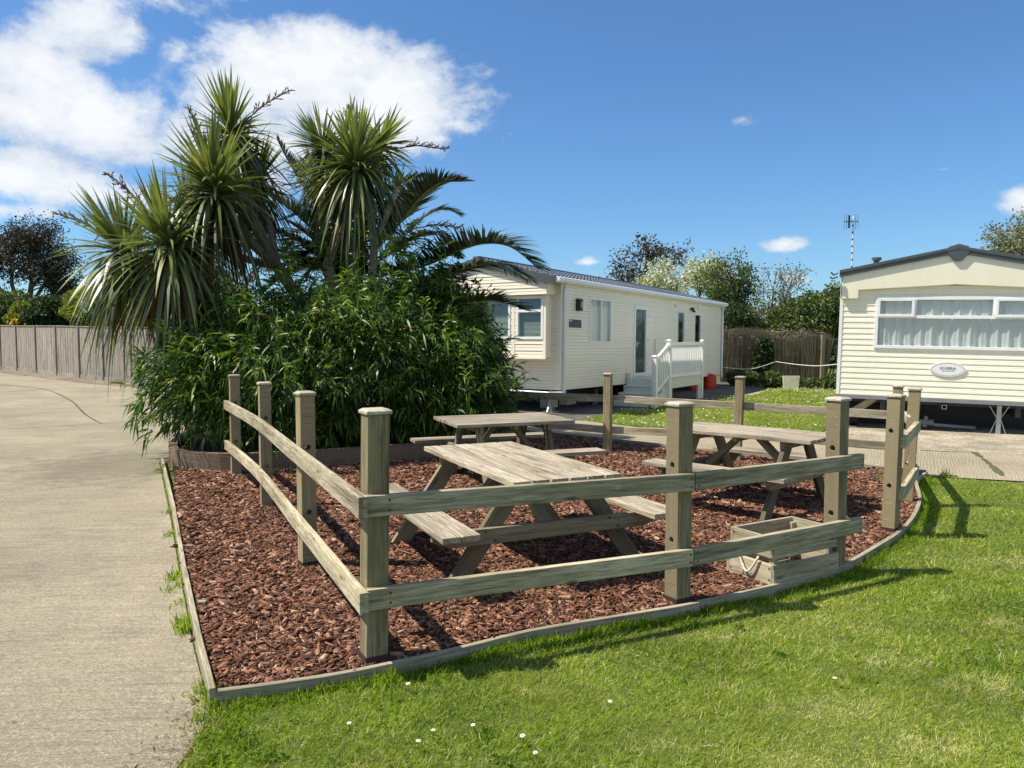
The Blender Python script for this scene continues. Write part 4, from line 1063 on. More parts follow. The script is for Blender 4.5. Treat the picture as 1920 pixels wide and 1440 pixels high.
# tow hitch lying under the front
o = empty('tow_hitch', local2(1.45, .35, 0), 'dark detached tow hitch lying on the gravel under the cream caravan', 'tow hitch')
b0 = local2(1.45, .35); mb = MB()
def L2(x, y, z): q = local2(x, y, z)-b0; return (q.x, q.y, z)
mb.beam(L2(1.1, .45, .14), L2(1.5, .32, .10), .05, .05); mb.beam(L2(1.5, .32, .10), L2(2.2, .40, .06), .06, .05); mb.build('drawbar', M['darksteel2'] if 'darksteel2' in M else M['steel2'], o, .004)
mb = MB(); mb.tube([L2(1.42, .33, .05), L2(1.45, .33, .24)], [.05, .03], 10); mb.tube([L2(1.30, .38, .13), L2(1.56, .30, .13)], .055, 10); mb.build('coupling', M['steel2'], o, smooth=False)
# plank propped against the wheel
o = empty('timber_prop', local2(.36, .12, 0), 'short timber plank propped under the left corner of the cream caravan', 'timber plank')
q0 = local2(.36, .12); a = local2(.17, .15, .22)-q0; b = local2(.62, .08, .55)-q0
MB().beam(a, b, .05, .12, up=(-.5, 0, .8)).build('plank', M['table'], o, .003)
MB().beam((a.x-.02, a.y, 0), (a.x-.02, a.y, .2), .1, .1).build('block', M['table'], o, .003)

# aerial on a striped pole
ap = D(1597, 505, 17.2)
o = empty('tv_aerial', (ap.x, ap.y, 2.75), 'thin television aerial on a tall pole above the cream caravan roof', 'aerial')
mb = MB(); mb.tube([(0, 0, 0), (.01, 0, 1.55)], .016, 8); mb.build('pole', M['pipe'], o)
mb = MB()
for k in range(9): mb.tube([(0, 0, .12+k*.15), (0, 0, .15+k*.15)], .019, 8)
mb.build('pole_bands', M['black'], o)
mb = MB(); zt = 1.42; mb.beam((-.19, 0, zt), (.12, 0, zt), .016, .016); mb.box(-.1, -.07, -.02, .02, zt-.14, zt+.14)
for x in (-.19, -.14, .02, .06, .11): mb.tube([(x, 0, zt-.16 if x < .1 else zt-.12), (x, 0, zt+.16)], .004, 5)
mb.tube([(-.02, -.25, zt+.03), (-.02, .25, zt+.03)], .004, 5)
mb.build('aerial_head', M['darksteel'], o)

# gas bottles by the beige caravan
for (x, y, hgt, rad, lb) in ((9.55, -.0, .62, .23, 'red gas cylinder under the far end of the beige caravan'), (8.75, .25, .45, .16, 'slim red gas cylinder half hidden behind the deck steps')):
    q = h1(x, y); o = empty('gas_cylinder', (q[0], q[1], .02), lb, 'gas cylinder', 'red gas cylinders')
    hs = min(hgt, .5)
    mb = MB(); mb.tube([(0, 0, .03), (0, 0, .06), (0, 0, hs-.10), (0, 0, hs-.05), (0, 0, hs-.02)], [rad*.9, rad, rad, rad*.8, rad*.3], 24); mb.build('bottle', M['red'], o, smooth=False)
    mb = MB(); mb.tube([(0, 0, 0), (0, 0, .03)], rad*1.04, 24); mb.build('foot_ring', M['red'], o)
    mb = MB(); mb.tube([(0, 0, hs-.02), (0, 0, hs+.03)], .025, 8); mb.build('valve', M['steel'], o)

# ------------------------------------------------------------------ background boundary fence on the left
def left_fence():
    A = D(-45, 692, 32.2); B = D(0, 693, 31.0); E = D(195, 715, 25.2); G = D(330, 726, 21.8)
    r = empty('panel_fence', (B.x, B.y, gz(B.x, B.y)), 'long weathered grey timber panel fence with slim posts beyond the driveway', 'fence')
    base = [D(-50, 692, 32.5), D(3, 693, 31.0), D(33, 696, 29.8), D(69, 699, 28.6), D(107, 704, 27.4), D(150, 708, 26.2), D(195, 714, 25.1), D(247, 719, 23.9), D(305, 726, 22.8), D(370, 732, 21.7)]
    tops = [609, 610, 611, 611, 611, 612, 613, 613, 614, 614]; us = [-50, 3, 33, 69, 107, 150, 195, 247, 305, 370]
    for i, p in enumerate(base):
        z0 = gz(p.x, p.y)-.05; zt = D(us[i], tops[i], p.y).z
        mb = MB(); mb.beam((p.x, p.y, z0), (p.x, p.y, zt+.02), .10, .10, up=(.77, -.63, 0)); mb.build('post', M['fence'], r, world=True)
        if i+1 < len(base):
            q = base[i+1]; zt2 = D(us[i+1], tops[i+1], q.y).z
            d = (Vector((q.x, q.y))-Vector((p.x, p.y))); L = d.length; d.normalize()
            n = int(L/.1); mb = MB()
            for k in range(n):
                t0 = (k+.05)/n; t1 = (k+.95)/n; off = .03+(.006 if k % 2 else 0)+random.uniform(0, .004)
                z1 = (zt+(zt2-zt)*t0)-.03; a = Vector((p.x, p.y)).lerp(Vector((q.x, q.y)), (t0+t1)/2)
                nn = Vector((d[1], -d[0]))*.0
                mb.beam((a.x+d[1]*(off-.04), a.y-d[0]*(off-.04), p.z*0+gz(a.x, a.y)+.10), (a.x+d[1]*(off-.04), a.y-d[0]*(off-.04), z1), L/n*1.06, .014, up=(d[1], -d[0], 0))
            mb.beam((p.x, p.y, zt-.0), (q.x, q.y, zt2-.0), .05, .03)
            mb.beam((p.x, p.y, gz(p.x, p.y)+.06), (q.x, q.y, gz(q.x, q.y)+.06), .05, .14)
            mb.build('panel', M['fence'], r, world=True)
left_fence()

# ------------------------------------------------------------------ reed screen between the homes
def reed_screen():
    a = D(1352, 700, 27.5); b = D(1548, 712, 27.0)
    r = empty('reed_screen', (a.x, a.y, 0), 'brown dried reed screening fence with a ragged top between the two caravans', 'fence')
    n = 9000; t = RNG.random(n); x = a.x+(b.x-a.x)*t; y = a.y+(b.y-a.y)*t+RNG.normal(0, .045, n)
    H = 1.62+.10*np.sin(t*7)+RNG.normal(0, .06, n)+.15*(t < .45)
    p = np.stack([x, y, np.full(n, .0)], 1); d = unit(np.stack([RNG.normal(0, .07, n), RNG.normal(0, .03, n), np.ones(n)], 1))
    ya = RNG.uniform(-.2, 1.25, n); s = np.stack([np.cos(ya), np.sin(ya), np.zeros(n)], 1)
    V, F, R = strips(p, d, s, H, .012, 0.0, [1, 1, .6], RNG.random(n)*.8)
    npmesh('reed_stems', V, F, R, M['reed'], r)
    n = 1500; t = np.clip(RNG.beta(1, 1.1, n), 0, .96); z = RNG.uniform(1.2, 1.85, n)
    p = np.stack([a.x+(b.x-a.x)*t, a.y-.05+RNG.normal(0, .08, n), z], 1)
    d = rdir(n, -.2, 1); V, F, R = strips(p, d, sidevec(d, n), RNG.uniform(.12, .4, n), .012, .08, [1, .8, .3], RNG.random(n))
    npmesh('dry_twigs', V, F, R, M['twig'], r)
    for u in (1540,):
        q = D(u, 712, 26.9); MB().beam((q.x, q.y, 0), (q.x+.02, q.y, 1.72), .2, .12).build('post', M['legp'], r, world=True)
    # chain link to the right of the post
    r2 = empty('chain_link_fence', (b.x+.1, b.y, 0), 'grey chain link fence beside the reed screening, next to the cream caravan', 'fence')
    mb = MB()
    for k in range(40):
        x0 = b.x+.05+k*.09
        mb.beam((x0, b.y, .02), (x0+.9, b.y, 1.58), .006, .006); mb.beam((x0+.9, b.y+.008, .02), (x0, b.y+.008, 1.58), .006, .006)
    mb.beam((b.x, b.y, 1.58), (b.x+4.6, b.y, 1.58), .012, .012)
    mb.build('wire_mesh', M['steel'], r2, world=True)
reed_screen()
# white washing line
o = empty('rope', D(1455, 678, 26), 'thin white rope sagging across the reed screen between the caravans', 'rope')
pts = []
pl = [D(1357, 689, 24.6), D(1400, 692, 25.3), D(1425, 688, 25.6), D(1455, 678, 26.2), D(1490, 683, 23), D(1530, 686, 19.5), D(1569, 683, 16.4)]
MB().tube(smooth_path([tuple(p) for p in pl[:4]], 5)+smooth_path([tuple(p) for p in pl[3:]], 5)[1:], .010, 6).build('line', M['line'], o, world=True)
# white board leaning
q = D(1485, 727, 24.0)
o = empty('pale_board', (q.x, q.y, 0), 'pale flat board standing among weeds in front of the reed screen', 'board')
MB().extrude([(-.26, 0, 0), (.20, 0, 0), (.26, .05, .42), (-.28, .05, .42)], (0, .04, 0)).build('panel', M['board'], o, .004)

# ------------------------------------------------------------------ foliage things
def shell_leaves(ells, n, Lr, W, outw=.7, rmin=.72, droop=.3, prof=(.3, 1, .8, .1), zmin=.02, upb=.15, bias=1.0):
    per = [e[3]*e[4]+e[4]*e[5]+e[3]*e[5] for e in ells]; tot = sum(per); parts = []
    for (cx, cy, cz, rx, ry, rz), a in zip(ells, per):
        k = int(n*a/tot); d = rdir(k, -.95, 1)
        rr = 1-(1-rmin)*RNG.random(k)**bias
        lump = 1+.10*np.sin(d[:, 0]*7+cx)*np.sin(d[:, 1]*6+cy)+.08*np.sin(d[:, 2]*9+cx*3)
        p = np.array([cx, cy, cz])+d*np.array([rx, ry, rz])*(rr*lump)[:, None]
        # drop those buried deep in other ellipsoids
        keep = p[:, 2] > zmin
        for q in ells:
            if q[0] == cx and q[1] == cy and q[2] == cz: continue
            v = (p-np.array(q[:3]))/np.array(q[3:]); keep &= (np.sum(v*v, 1) > rmin**2*.75)
        p = p[keep]; d = d[keep]; k = len(p)
        dirs = unit(d*outw+rdir(k)*(1-outw)*1.4+np.array([0, 0, upb]))
        L = RNG.uniform(Lr[0], Lr[1], k)
        parts.append(strips(p, dirs, sidevec(dirs, k), L, W*RNG.uniform(.7, 1.2, k), L*droop*RNG.uniform(.3, 1.5, k), list(prof), RNG.random(k)))
    return joinS(parts)

def bushy(name, label, cat, loc, ells, n, Lr, W, m, group=None, stems=None, **kw):
    r = empty(name, loc, label, cat, group)
    V, F, R = shell_leaves(ells, n, Lr, W, **kw); npmesh('foliage', V, F, R, m, r)
    mb = MB()
    for e in ells:
        for k in range(4):
            b = (e[0]+random.uniform(-.3, .3)*e[3], e[1]+random.uniform(-.3, .3)*e[4], 0)
            t = (e[0]+random.uniform(-.7, .7)*e[3], e[1]+random.uniform(-.6, .6)*e[4], e[2]+.6*e[5])
            mb.tube([b, ((b[0]+t[0])/2+.1, (b[1]+t[1])/2, t[2]*.55), t], [.03, .02, .008], 5)
    mb.build('stems', stems or M['darkbark'], r, world=True)
    return r

def tree(name, label, base, h0, ells, tips, leaves_per, Lr, W, m, barkm, r0=.14, group=None, spread=.28, cat='tree', twig=.006, prof=(.4, 1, .2), droop=.15):
    r = empty(name, base, label, cat, group)
    base = Vector(base); mb = MB(); L = []; trunk_top = base+Vector((0, 0, h0))
    mb.tube([base-Vector((0, 0, .1)), base+Vector((random.uniform(-.08, .08), 0, h0*.5)), trunk_top], [r0, r0*.85, r0*.7], 10)
    parts = []
    for e in ells:
        c = Vector(e[:3]); R3 = Vector(e[3:])
        mid = trunk_top.lerp(c, .5)+Vector((random.uniform(-.2, .2), random.uniform(-.2, .2), -.1))
        mb.tube([trunk_top-Vector((0, 0, h0*.15)), mid, c], [r0*.6, r0*.42, r0*.25], 7)
        for k in range(tips):
            d = rdir(1, -.5, 1)[0]; rr = random.uniform(.55, 1.0)
            tip = c+Vector((d[0]*R3.x, d[1]*R3.y, d[2]*R3.z))*rr
            st = mid.lerp(c, random.uniform(.2, 1))
            j = Vector((random.uniform(-1, 1), random.uniform(-1, 1), random.uniform(-.3, 1)))*.16*(tip-st).length
            m1 = st.lerp(tip, .4)+j; m2 = st.lerp(tip, .75)+j*.7
            mb.tube([st, m1, m2, tip], [r0*.2, r0*.12, twig*1.6, twig*.7], 4, cap=False)
            for q in range(2):
                s2 = m2 if q else m1; e2 = tip+Vector(rdir(1)[0])*.3*(tip-st).length
                mb.tube([s2, s2.lerp(e2, .55)+j*.4, e2], [twig*1.5, twig, twig*.5], 3, cap=False)
                n = leaves_per//3; p = np.array(e2)+RNG.normal(0, spread*.8, (n, 3)); parts.append(p)
            n = leaves_per//3; pts = np.array(m2)+(np.array(tip)-np.array(m2))*RNG.random((n, 1))*1.1+RNG.normal(0, spread, (n, 3)); parts.append(pts)
    p = np.concatenate(parts); k = len(p)
    d = unit(rdir(k)+np.array([0, 0, .1])); Lf = RNG.uniform(Lr[0], Lr[1], k)
    V, F, R = strips(p, d, sidevec(d, k), Lf, W*RNG.uniform(.6, 1.2, k), Lf*droop, list(prof), RNG.random(k))
    npmesh('crown', V, F, R, m, r)
    mb.build('trunk', barkm, r, world=True)
    return r
def El(u, v, d, ru, rv, ry=None):
    p = D(u, v, d); s = d/FPX; return (p.x, p.y, p.z, ru*s, ry or ru*s, rv*s)
def gb(u, d): p = D(u, 700, d); return (p.x, p.y, gz(p.x, p.y))

BG = 'trees beyond the boundary'
# right background, between and behind the homes
tree('bare_tree', 'sparse copper leaved tree with twisting branches behind the beige caravan roof', gb(1205, 36), 2.2, [El(1200, 500, 36, 60, 38), El(1165, 520, 36, 34, 28), El(1250, 480, 36, 42, 34), El(1215, 470, 36, 40, 22)], 13, 26, (.10, .2), .09, M['t_copper'], M['darkbark'], .16, BG, .16, twig=.012)
tree('blossom_tree', 'pale blossoming tree leaning behind the beige caravan roof', gb(1290, 33), 1.6, [El(1265, 525, 33, 55, 28), El(1320, 515, 33, 45, 30), El(1235, 545, 33, 40, 20), El(1345, 545, 33, 25, 28)], 16, 130, (.06, .13), .08, M['t_white'], M['bark'], .14, BG, .22)
tree('green_tree', 'fresh green tree with an open crown to the right of the blossoming tree', gb(1385, 31), 2.0, [El(1365, 510, 31, 45, 32), El(1395, 540, 31, 28, 30), El(1345, 560, 31, 26, 26), El(1385, 575, 31, 24, 20)], 16, 66, (.07, .14), .07, M['t_green'], M['darkbark'], .13, BG, .18)
tree('sparse_tree', 'thin grey green tree with bare leaning branches left of the dense hedge', gb(1440, 30), 1.2, [El(1450, 540, 30, 38, 40), El(1485, 525, 30, 34, 28), El(1420, 590, 30, 30, 26), El(1465, 580, 30, 34, 30)], 14, 30, (.06, .12), .055, M['t_grey'], M['bark'], .09, BG, .18, twig=.009)
bushy('hedge_bush', 'dense rounded green hedge bush beside the cream caravan', 'bush', gb(1520, 29.5), [El(1525, 600, 29.5, 62, 55, 1.3), El(1480, 620, 29.5, 50, 45, 1.2), El(1575, 590, 29.5, 50, 55, 1.2), El(1430, 640, 29.5, 40, 35, 1.0), El(1500, 660, 29.5, 70, 30, 1.0)], 26000, (.08, .16), .085, M['t_green'], 'hedges by the reed screen', rmin=.62, prof=(.4, 1, .2), outw=.4)
bushy('hedge_bush', 'dark scrubby bush behind the reed screen next to the beige caravan', 'bush', gb(1375, 29.3), [El(1372, 600, 29.3, 32, 34, .9), El(1400, 615, 29.3, 40, 26, .9), El(1360, 640, 29.3, 30, 40, .9)], 8000, (.07, .15), .06, M['t_dark'], 'hedges by the reed screen', rmin=.5, prof=(.4, 1, .2), outw=.3)
tree('green_tree', 'grey green tree showing over the right end of the cream caravan roof', gb(1925, 24), 2.5, [El(1905, 450, 24, 42, 32), El(1935, 430, 24, 40, 34), El(1890, 475, 24, 28, 20)], 15, 90, (.06, .12), .05, M['t_grey'], M['bark'], .13, BG, .16)
bushy('ivy_clump', 'glossy dark ivy clump climbing the middle of the reed screen', 'ivy', gb(1430, 26.7), [El(1432, 665, 26.7, 19, 32, .25), El(1425, 690, 26.7, 14, 24, .25)], 2600, (.07, .12), .09, M['t_dark'], rmin=.5, prof=(.5, 1, .2), outw=.4)
for (u, v, d, ru, rv, lb) in ((1447, 712, 24.5, 22, 14, 'rounded weedy shrub left of the pale board'), (1520, 722, 24.5, 34, 14, 'low spreading weeds right of the pale board'), (1380, 708, 25.5, 16, 16, 'leafy weeds at the far corner of the beige caravan'), (1408, 712, 25.8, 18, 14, 'small green shrub below the ivy clump'), (1560, 718, 24.0, 18, 15, 'grassy weeds against the corner of the cream caravan')):
    bushy('low_shrub', lb, 'shrub', gb(u, d), [El(u, v, d, ru, rv, .35)], 2200, (.06, .13), .05, M['t_green'], 'weeds below the reed screen', rmin=.4, prof=(.5, 1, .2), outw=.5)
# far fill hedges right and behind so that no bare horizon shows
bushy('hedge_row', 'long green hedge far behind the caravans', 'hedge', (9, 40, 0), [(x, 41+random.uniform(-1, 1), 1.3, 2.6, 1.6, 2.0+random.uniform(-.3, .4)) for x in range(-6, 46, 4)], 26000, (.14, .26), .14, M['t_green'], rmin=.7, prof=(.4, 1, .2), outw=.4)
# left background
LBG = 'bushes and trees behind the panel fence'
tree('bare_tree', 'tall dark wind bent tree with a thin crown behind the left of the panel fence', gb(50, 40), 2.4, [El(20, 470, 40, 48, 40), El(70, 450, 40, 42, 34), El(105, 500, 40, 40, 34), El(60, 510, 40, 55, 30), El(-30, 490, 40, 40, 45), El(120, 540, 40, 25, 20)], 26, 84, (.09, .2), .075, M['t_bare'], M['darkbark'], .22, LBG, .26, twig=.012)
bushy('garden_bush', 'mid green bush at the far left behind the panel fence', 'bush', gb(20, 34.5), [El(15, 590, 34.5, 48, 50, 1.6), El(-40, 590, 34.5, 50, 60, 1.6)], 9000, (.10, .2), .09, M['t_green'], LBG, rmin=.6, prof=(.4, 1, .2), outw=.4)
bushy('garden_bush', 'bright lime bush behind the panel fence', 'bush', gb(55, 33), [El(50, 600, 33, 26, 34, 1.0)], 5000, (.08, .16), .08, M['t_lime'], LBG, rmin=.6, prof=(.4, 1, .2), outw=.4)
bushy('garden_bush', 'dark glossy bush between the two lime green bushes behind the fence', 'bush', gb(100, 31.5), [El(98, 592, 31.5, 42, 36, 1.2)], 7000, (.09, .16), .09, M['t_dark'], LBG, rmin=.6, prof=(.4, 1, .2), outw=.4)
bushy('garden_bush', 'yellow green conifer bush partly behind the hanging palm leaves', 'bush', gb(185, 29), [El(170, 580, 29, 42, 46, 1.2), El(225, 570, 29, 45, 55, 1.2)], 12000, (.06, .13), .06, M['t_lime'], LBG, rmin=.65, prof=(.4, 1, .2), outw=.6)
bushy('garden_bush', 'green bush behind the panel fence beyond the hanging palm leaves', 'bush', gb(330, 27), [El(300, 570, 27, 60, 60, 1.2), El(400, 560, 27, 70, 60, 1.2)], 9000, (.08, .16), .08, M['t_green'], LBG, rmin=.6, prof=(.4, 1, .2), outw=.4)
bushy('flower_spray', 'small spray of yellow flowers just above the panel fence', 'flowers', gb(28, 31.6), [El(27, 604, 31.6, 6, 7, .15)], 160, (.05, .09), .06, M['pollen'], rmin=.3, prof=(.6, 1, .5), outw=.4)
bushy('hedge_row', 'distant hedge beyond the left boundary', 'hedge', (-26, 50, 0), [(x, 50+(-x)*.12+random.uniform(-1, 1), 2.0, 3.2, 1.8, 2.4) for x in range(-54, -2, 5)], 16000, (.2, .34), .18, M['t_dark'], rmin=.7, prof=(.4, 1, .2), outw=.4)

# ------------------------------------------------------------------ brick planter
def planter():
    path = [(-3.9, 14.6), (-4.75, 12.2), (-4.62, 10.6), (-4.32, 9.62), (-3.95, 9.12), (-3.25, 8.92), (-2.3, 9.2), (-1.22, 9.78), (-.2, 10.75), (.12, 12.3), (-.6, 14.2), (-2.2, 15.2), (-3.9, 14.6)]
    ps = smooth_path(path, 5)
    r = empty('brick_planter', (-2.4, 11.6, 0), 'low curved brown brick planter wall around the foot of the bamboo', 'brick wall')
    n = len(ps); mb = MB(); l = 0; vs = []; gs = []
    for i, p in enumerate(ps):
        a = Vector(ps[max(i-1, 0)]); b = Vector(ps[min(i+1, n-1)]); d = (b-a).normalized(); nn = Vector((-d[1], d[0]))
        if i: l += (Vector(ps[i])-Vector(ps[i-1])).length
        for (s, z) in ((0, -.02), (1, -.02), (1, .255), (0, .255)):
            vs.append((p[0]+nn[0]*s*.1, p[1]+nn[1]*s*.1, z)); gs.append((l, z, s*.1))
    fs = []
    for i in range(n-1):
        for k in range(4): fs.append((4*i+k, 4*i+(k+1) % 4, 4*i+4+(k+1) % 4, 4*i+4+k))
    mb.add(vs, fs, gs); mb.build('brick_course', M['brick'], r, world=True)
    sheet_poly = offset(ps[:-1], -.08)
    bm = MB(); bm.add([(p[0], p[1], .19) for p in sheet_poly], [tuple(range(len(sheet_poly)))]); bm.build('soil', M['soil'], r, world=True)
planter()

# ------------------------------------------------------------------ bamboo clump
def bamboo():
    ells = [(-3.9, 10.6, 1.0, .96, 1.55, .92), (-3.1, 10.6, 1.15, 1.35, 1.7, 1.12), (-2.0, 11.2, 1.25, 1.5, 1.75, 1.18), (-1.2, 11.7, 1.25, 1.02, 1.65, 1.18), (-2.3, 12.8, 1.35, 1.8, 1.5, 1.2), (-1.05, 12.6, 1.35, .8, 1.2, 1.05), (-.95, 11.3, .75, .98, 1.4, .75)]
    r = empty('bamboo_bush', (-2.4, 11.3, .2), 'large dense dark green bamboo bush filling the brick planter', 'bamboo bush')
    # leaves are borne in sprays at twig tips
    parts = []; tw = MB()
    N = 12500; per = [e[3]*e[4]+e[4]*e[5]+e[3]*e[5] for e in ells]; tot = sum(per)
    for e, a in zip(ells, per):
        k = int(N*a/tot); d = rdir(k, -.75, 1); rr = 1-.55*RNG.random(k)**1.5
        lump = 1+.12*np.sin(d[:, 0]*7+e[0]*2)*np.sin(d[:, 1]*6+1)+.10*np.sin(d[:, 2]*10+e[1]*3+3*d[:, 0])+RNG.normal(0, .05, k)
        p = np.array(e[:3])+d*np.array(e[3:])*(rr*lump)[:, None]
        keep = p[:, 2] > .16
        for q in ells:
            if q is e: continue
            v = (p-np.array(q[:3]))/np.array(q[3:]); keep &= (np.sum(v*v, 1) > .30)
        p = p[keep]; d = d[keep]
        lv = 7
        P_ = np.repeat(p, lv, 0); D_ = np.repeat(d, lv, 0); k = len(P_)
        out = unit(D_*np.array([1, 1, .55])+rdir(k)*.85+np.array([0, 0, -.05])); side = unit(np.cross(out, rdir(k, .35, 1)))
        L = RNG.uniform(.10, .24, k); rn = np.clip(np.repeat(RNG.beta(1.1, 1.9, len(p)), lv)+RNG.normal(0, .12, k), 0, 1)
        parts.append(strips(P_+RNG.normal(0, .03, (k, 3)), out, side, L, RNG.uniform(.017, .033, k), L*RNG.uniform(.15, .75, k), [.25, 1, .85, .45, .04], rn))
    # upright canes with sparse sprays above the mass
    cm = MB()
    canes = []
    for _ in range(150):
        e = random.choice(ells[:6]); x = e[0]+random.uniform(-.5, .5)*e[3]; y = e[1]+random.uniform(-.6, .5)*e[4]
        tz = e[2]+e[5]*random.uniform(.4, .85); canes.append((x, y, tz, .006))
    for (u, v, d) in ((545, 430, 11.5), (612, 440, 11.2), (680, 405, 10.9), (695, 330, 11.4), (735, 440, 10.8), (780, 415, 10.9), (835, 455, 11.1), (860, 470, 11.6), (555, 470, 11), (820, 520, 11), (520, 500, 10.5), (660, 500, 10.2), (705, 520, 10.0), (775, 480, 10.6), (760, 440, 11.2), (870, 520, 11.4), (590, 440, 11.8), (805, 450, 11.6), (640, 460, 12), (845, 490, 11)):
        q = D(u, v, d); canes.append((q.x, q.y, q.z, .009))
    for (x, y, z, rr) in canes:
        lx, ly = random.uniform(-.12, .12), random.uniform(-.12, .12)
        cm.tube([(x-lx, y-ly, .2), (x-lx*.3, y-ly*.3, z*.6), (x, y, z)], [rr, rr*.8, rr*.35], 6, cap=False)
    tag(cm.build('canes', M['cane'], r, world=True), kind='stuff')
    tp = np.array([(x-random.uniform(0, .1), y, z-random.uniform(0, 1.0)*min(1.1, z*.4)) for (x, y, z, rr) in canes if rr > .008 for _ in range(22)])
    lv = 6; P_ = np.repeat(tp, lv, 0); k = len(P_)
    out = unit(rdir(k, -.1, .9)); L = RNG.uniform(.12, .28, k)
    parts.append(strips(P_+RNG.normal(0, .02, (k, 3)), out, sidevec(out, k), L, RNG.uniform(.02, .034, k), L*RNG.uniform(.1, .6, k), [.25, 1, .85, .45, .04], np.clip(np.repeat(RNG.beta(2, 1.8, len(tp)), lv), 0, 1)))
    sh = MB(); lp_ = []; ld_ = []; lr_ = []
    for i in range(420):
        e = random.choice(ells); d = rdir(1, -.2, 1)[0]; p0 = np.array(e[:3])+d*np.array(e[3:])*.88
        if p0[2] < .4 or any(np.sum(((p0-np.array(q[:3]))/np.array(q[3:]))**2) < .6 for q in ells if q is not e): continue
        dd = unit(d*np.array([1, 1, .3])+np.array([0, 0, random.uniform(.2, 1.3)])+rdir(1)[0]*.35); Ln = random.uniform(.25, .6)
        pts = [p0+dd*Ln*t+np.array([0, 0, -.12*Ln*t*t]) for t in (0, .5, 1)]
        sh.tube(pts, [.004, .003, .0015], 4, cap=False)
        br = random.random()
        for k in range(9):
            t = .25+.75*k/8; lp_.append(p0+dd*Ln*t+np.array([0, 0, -.12*Ln*t*t])); v = rdir(1, -.3, .6)[0]; ld_.append(unit(dd*.7+v)); lr_.append(min(1, max(0, .35+.5*br+random.uniform(-.15, .15))))
    tag(sh.build('twigs', M['cane'], r, world=True), kind='stuff')
    lp_ = np.array(lp_); ld_ = np.array(ld_); k = len(lp_); L = RNG.uniform(.12, .26, k)
    parts.append(strips(lp_, ld_, sidevec(ld_, k), L, RNG.uniform(.018, .032, k), L*RNG.uniform(.1, .6, k), [.25, 1, .85, .45, .04], np.array(lr_)))
    V, F, R = joinS(parts); npmesh('foliage', V, F, R, M['bamboo'], r)
bamboo()

# ------------------------------------------------------------------ cabbage palms
def head(root, c, axis, L, n, m=None, dead=40, W=.048, spread=2.15, seed=0):
    c = np.array(c); axis = unit(np.array(axis, float)); 
    t = RNG.random(n)**.8
    pol = .06+spread*t; az = RNG.uniform(0, 2*np.pi, n)
    a = unit(np.cross(axis, np.array([.3, .9, .1]))); b = np.cross(axis, a)
    d = axis[None]*np.cos(pol)[:, None]+(a[None]*np.cos(az)[:, None]+b[None]*np.sin(az)[:, None])*np.sin(pol)[:, None]
    d = unit(d+RNG.normal(0, .12, (n, 3)))
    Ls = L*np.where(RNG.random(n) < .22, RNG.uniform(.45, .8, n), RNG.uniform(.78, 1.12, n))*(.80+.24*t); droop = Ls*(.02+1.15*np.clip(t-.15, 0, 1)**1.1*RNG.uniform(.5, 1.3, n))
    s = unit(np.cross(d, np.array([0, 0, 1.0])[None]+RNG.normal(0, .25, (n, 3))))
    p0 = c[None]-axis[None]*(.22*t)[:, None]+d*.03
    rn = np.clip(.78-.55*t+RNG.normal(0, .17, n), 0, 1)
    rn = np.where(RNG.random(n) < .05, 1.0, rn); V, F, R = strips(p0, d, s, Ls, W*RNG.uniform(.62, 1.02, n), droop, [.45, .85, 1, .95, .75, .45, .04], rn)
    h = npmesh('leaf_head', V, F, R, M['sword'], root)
    if dead:
        k = dead; az = RNG.uniform(0, 2*np.pi, k); d = unit(np.stack([np.cos(az)*.55, np.sin(az)*.55, -RNG.uniform(.5, 1.4, k)], 1))
        p0 = c[None]-axis[None]*RNG.uniform(.15, .38, k)[:, None]; Ld = L*RNG.uniform(.55, 1.05, k)
        V, F, R = strips(p0, d, sidevec(d, k), Ld, W*.75, Ld*.35, [.5, 1, .9, .7, .3, .05], RNG.random(k)); npmesh('dead_leaves', V, F, R, M['dead'], root)
def panicle(root, c, d, L=.8):
    mb = MB(); c = Vector(c); d = Vector(d).normalized(); tip = c+d*L
    mb.tube([c, c+d*L*.5+Vector((0, 0, .06)), tip], [.012, .008, .003], 5)
    for k in range(26):
        t = .3+.7*k/26; p = c+d*L*t+Vector((0, 0, .06*math.sin(math.pi*t))); e = (Vector(rdir(1)[0])*.8+d*.9).normalized()*random.uniform(.08, .2)*(1.25-t)
        mb.tube([p, p+e], [.008, .003], 4)
        for j in range(3):
            q = p+e*(.35+.3*j); mb.tube([q, q+(e.normalized()*.6+Vector(rdir(1)[0])*.6)*.05], [.007, .004], 4)
    mb.build('seed_stalk', M['flower'], root, world=True)

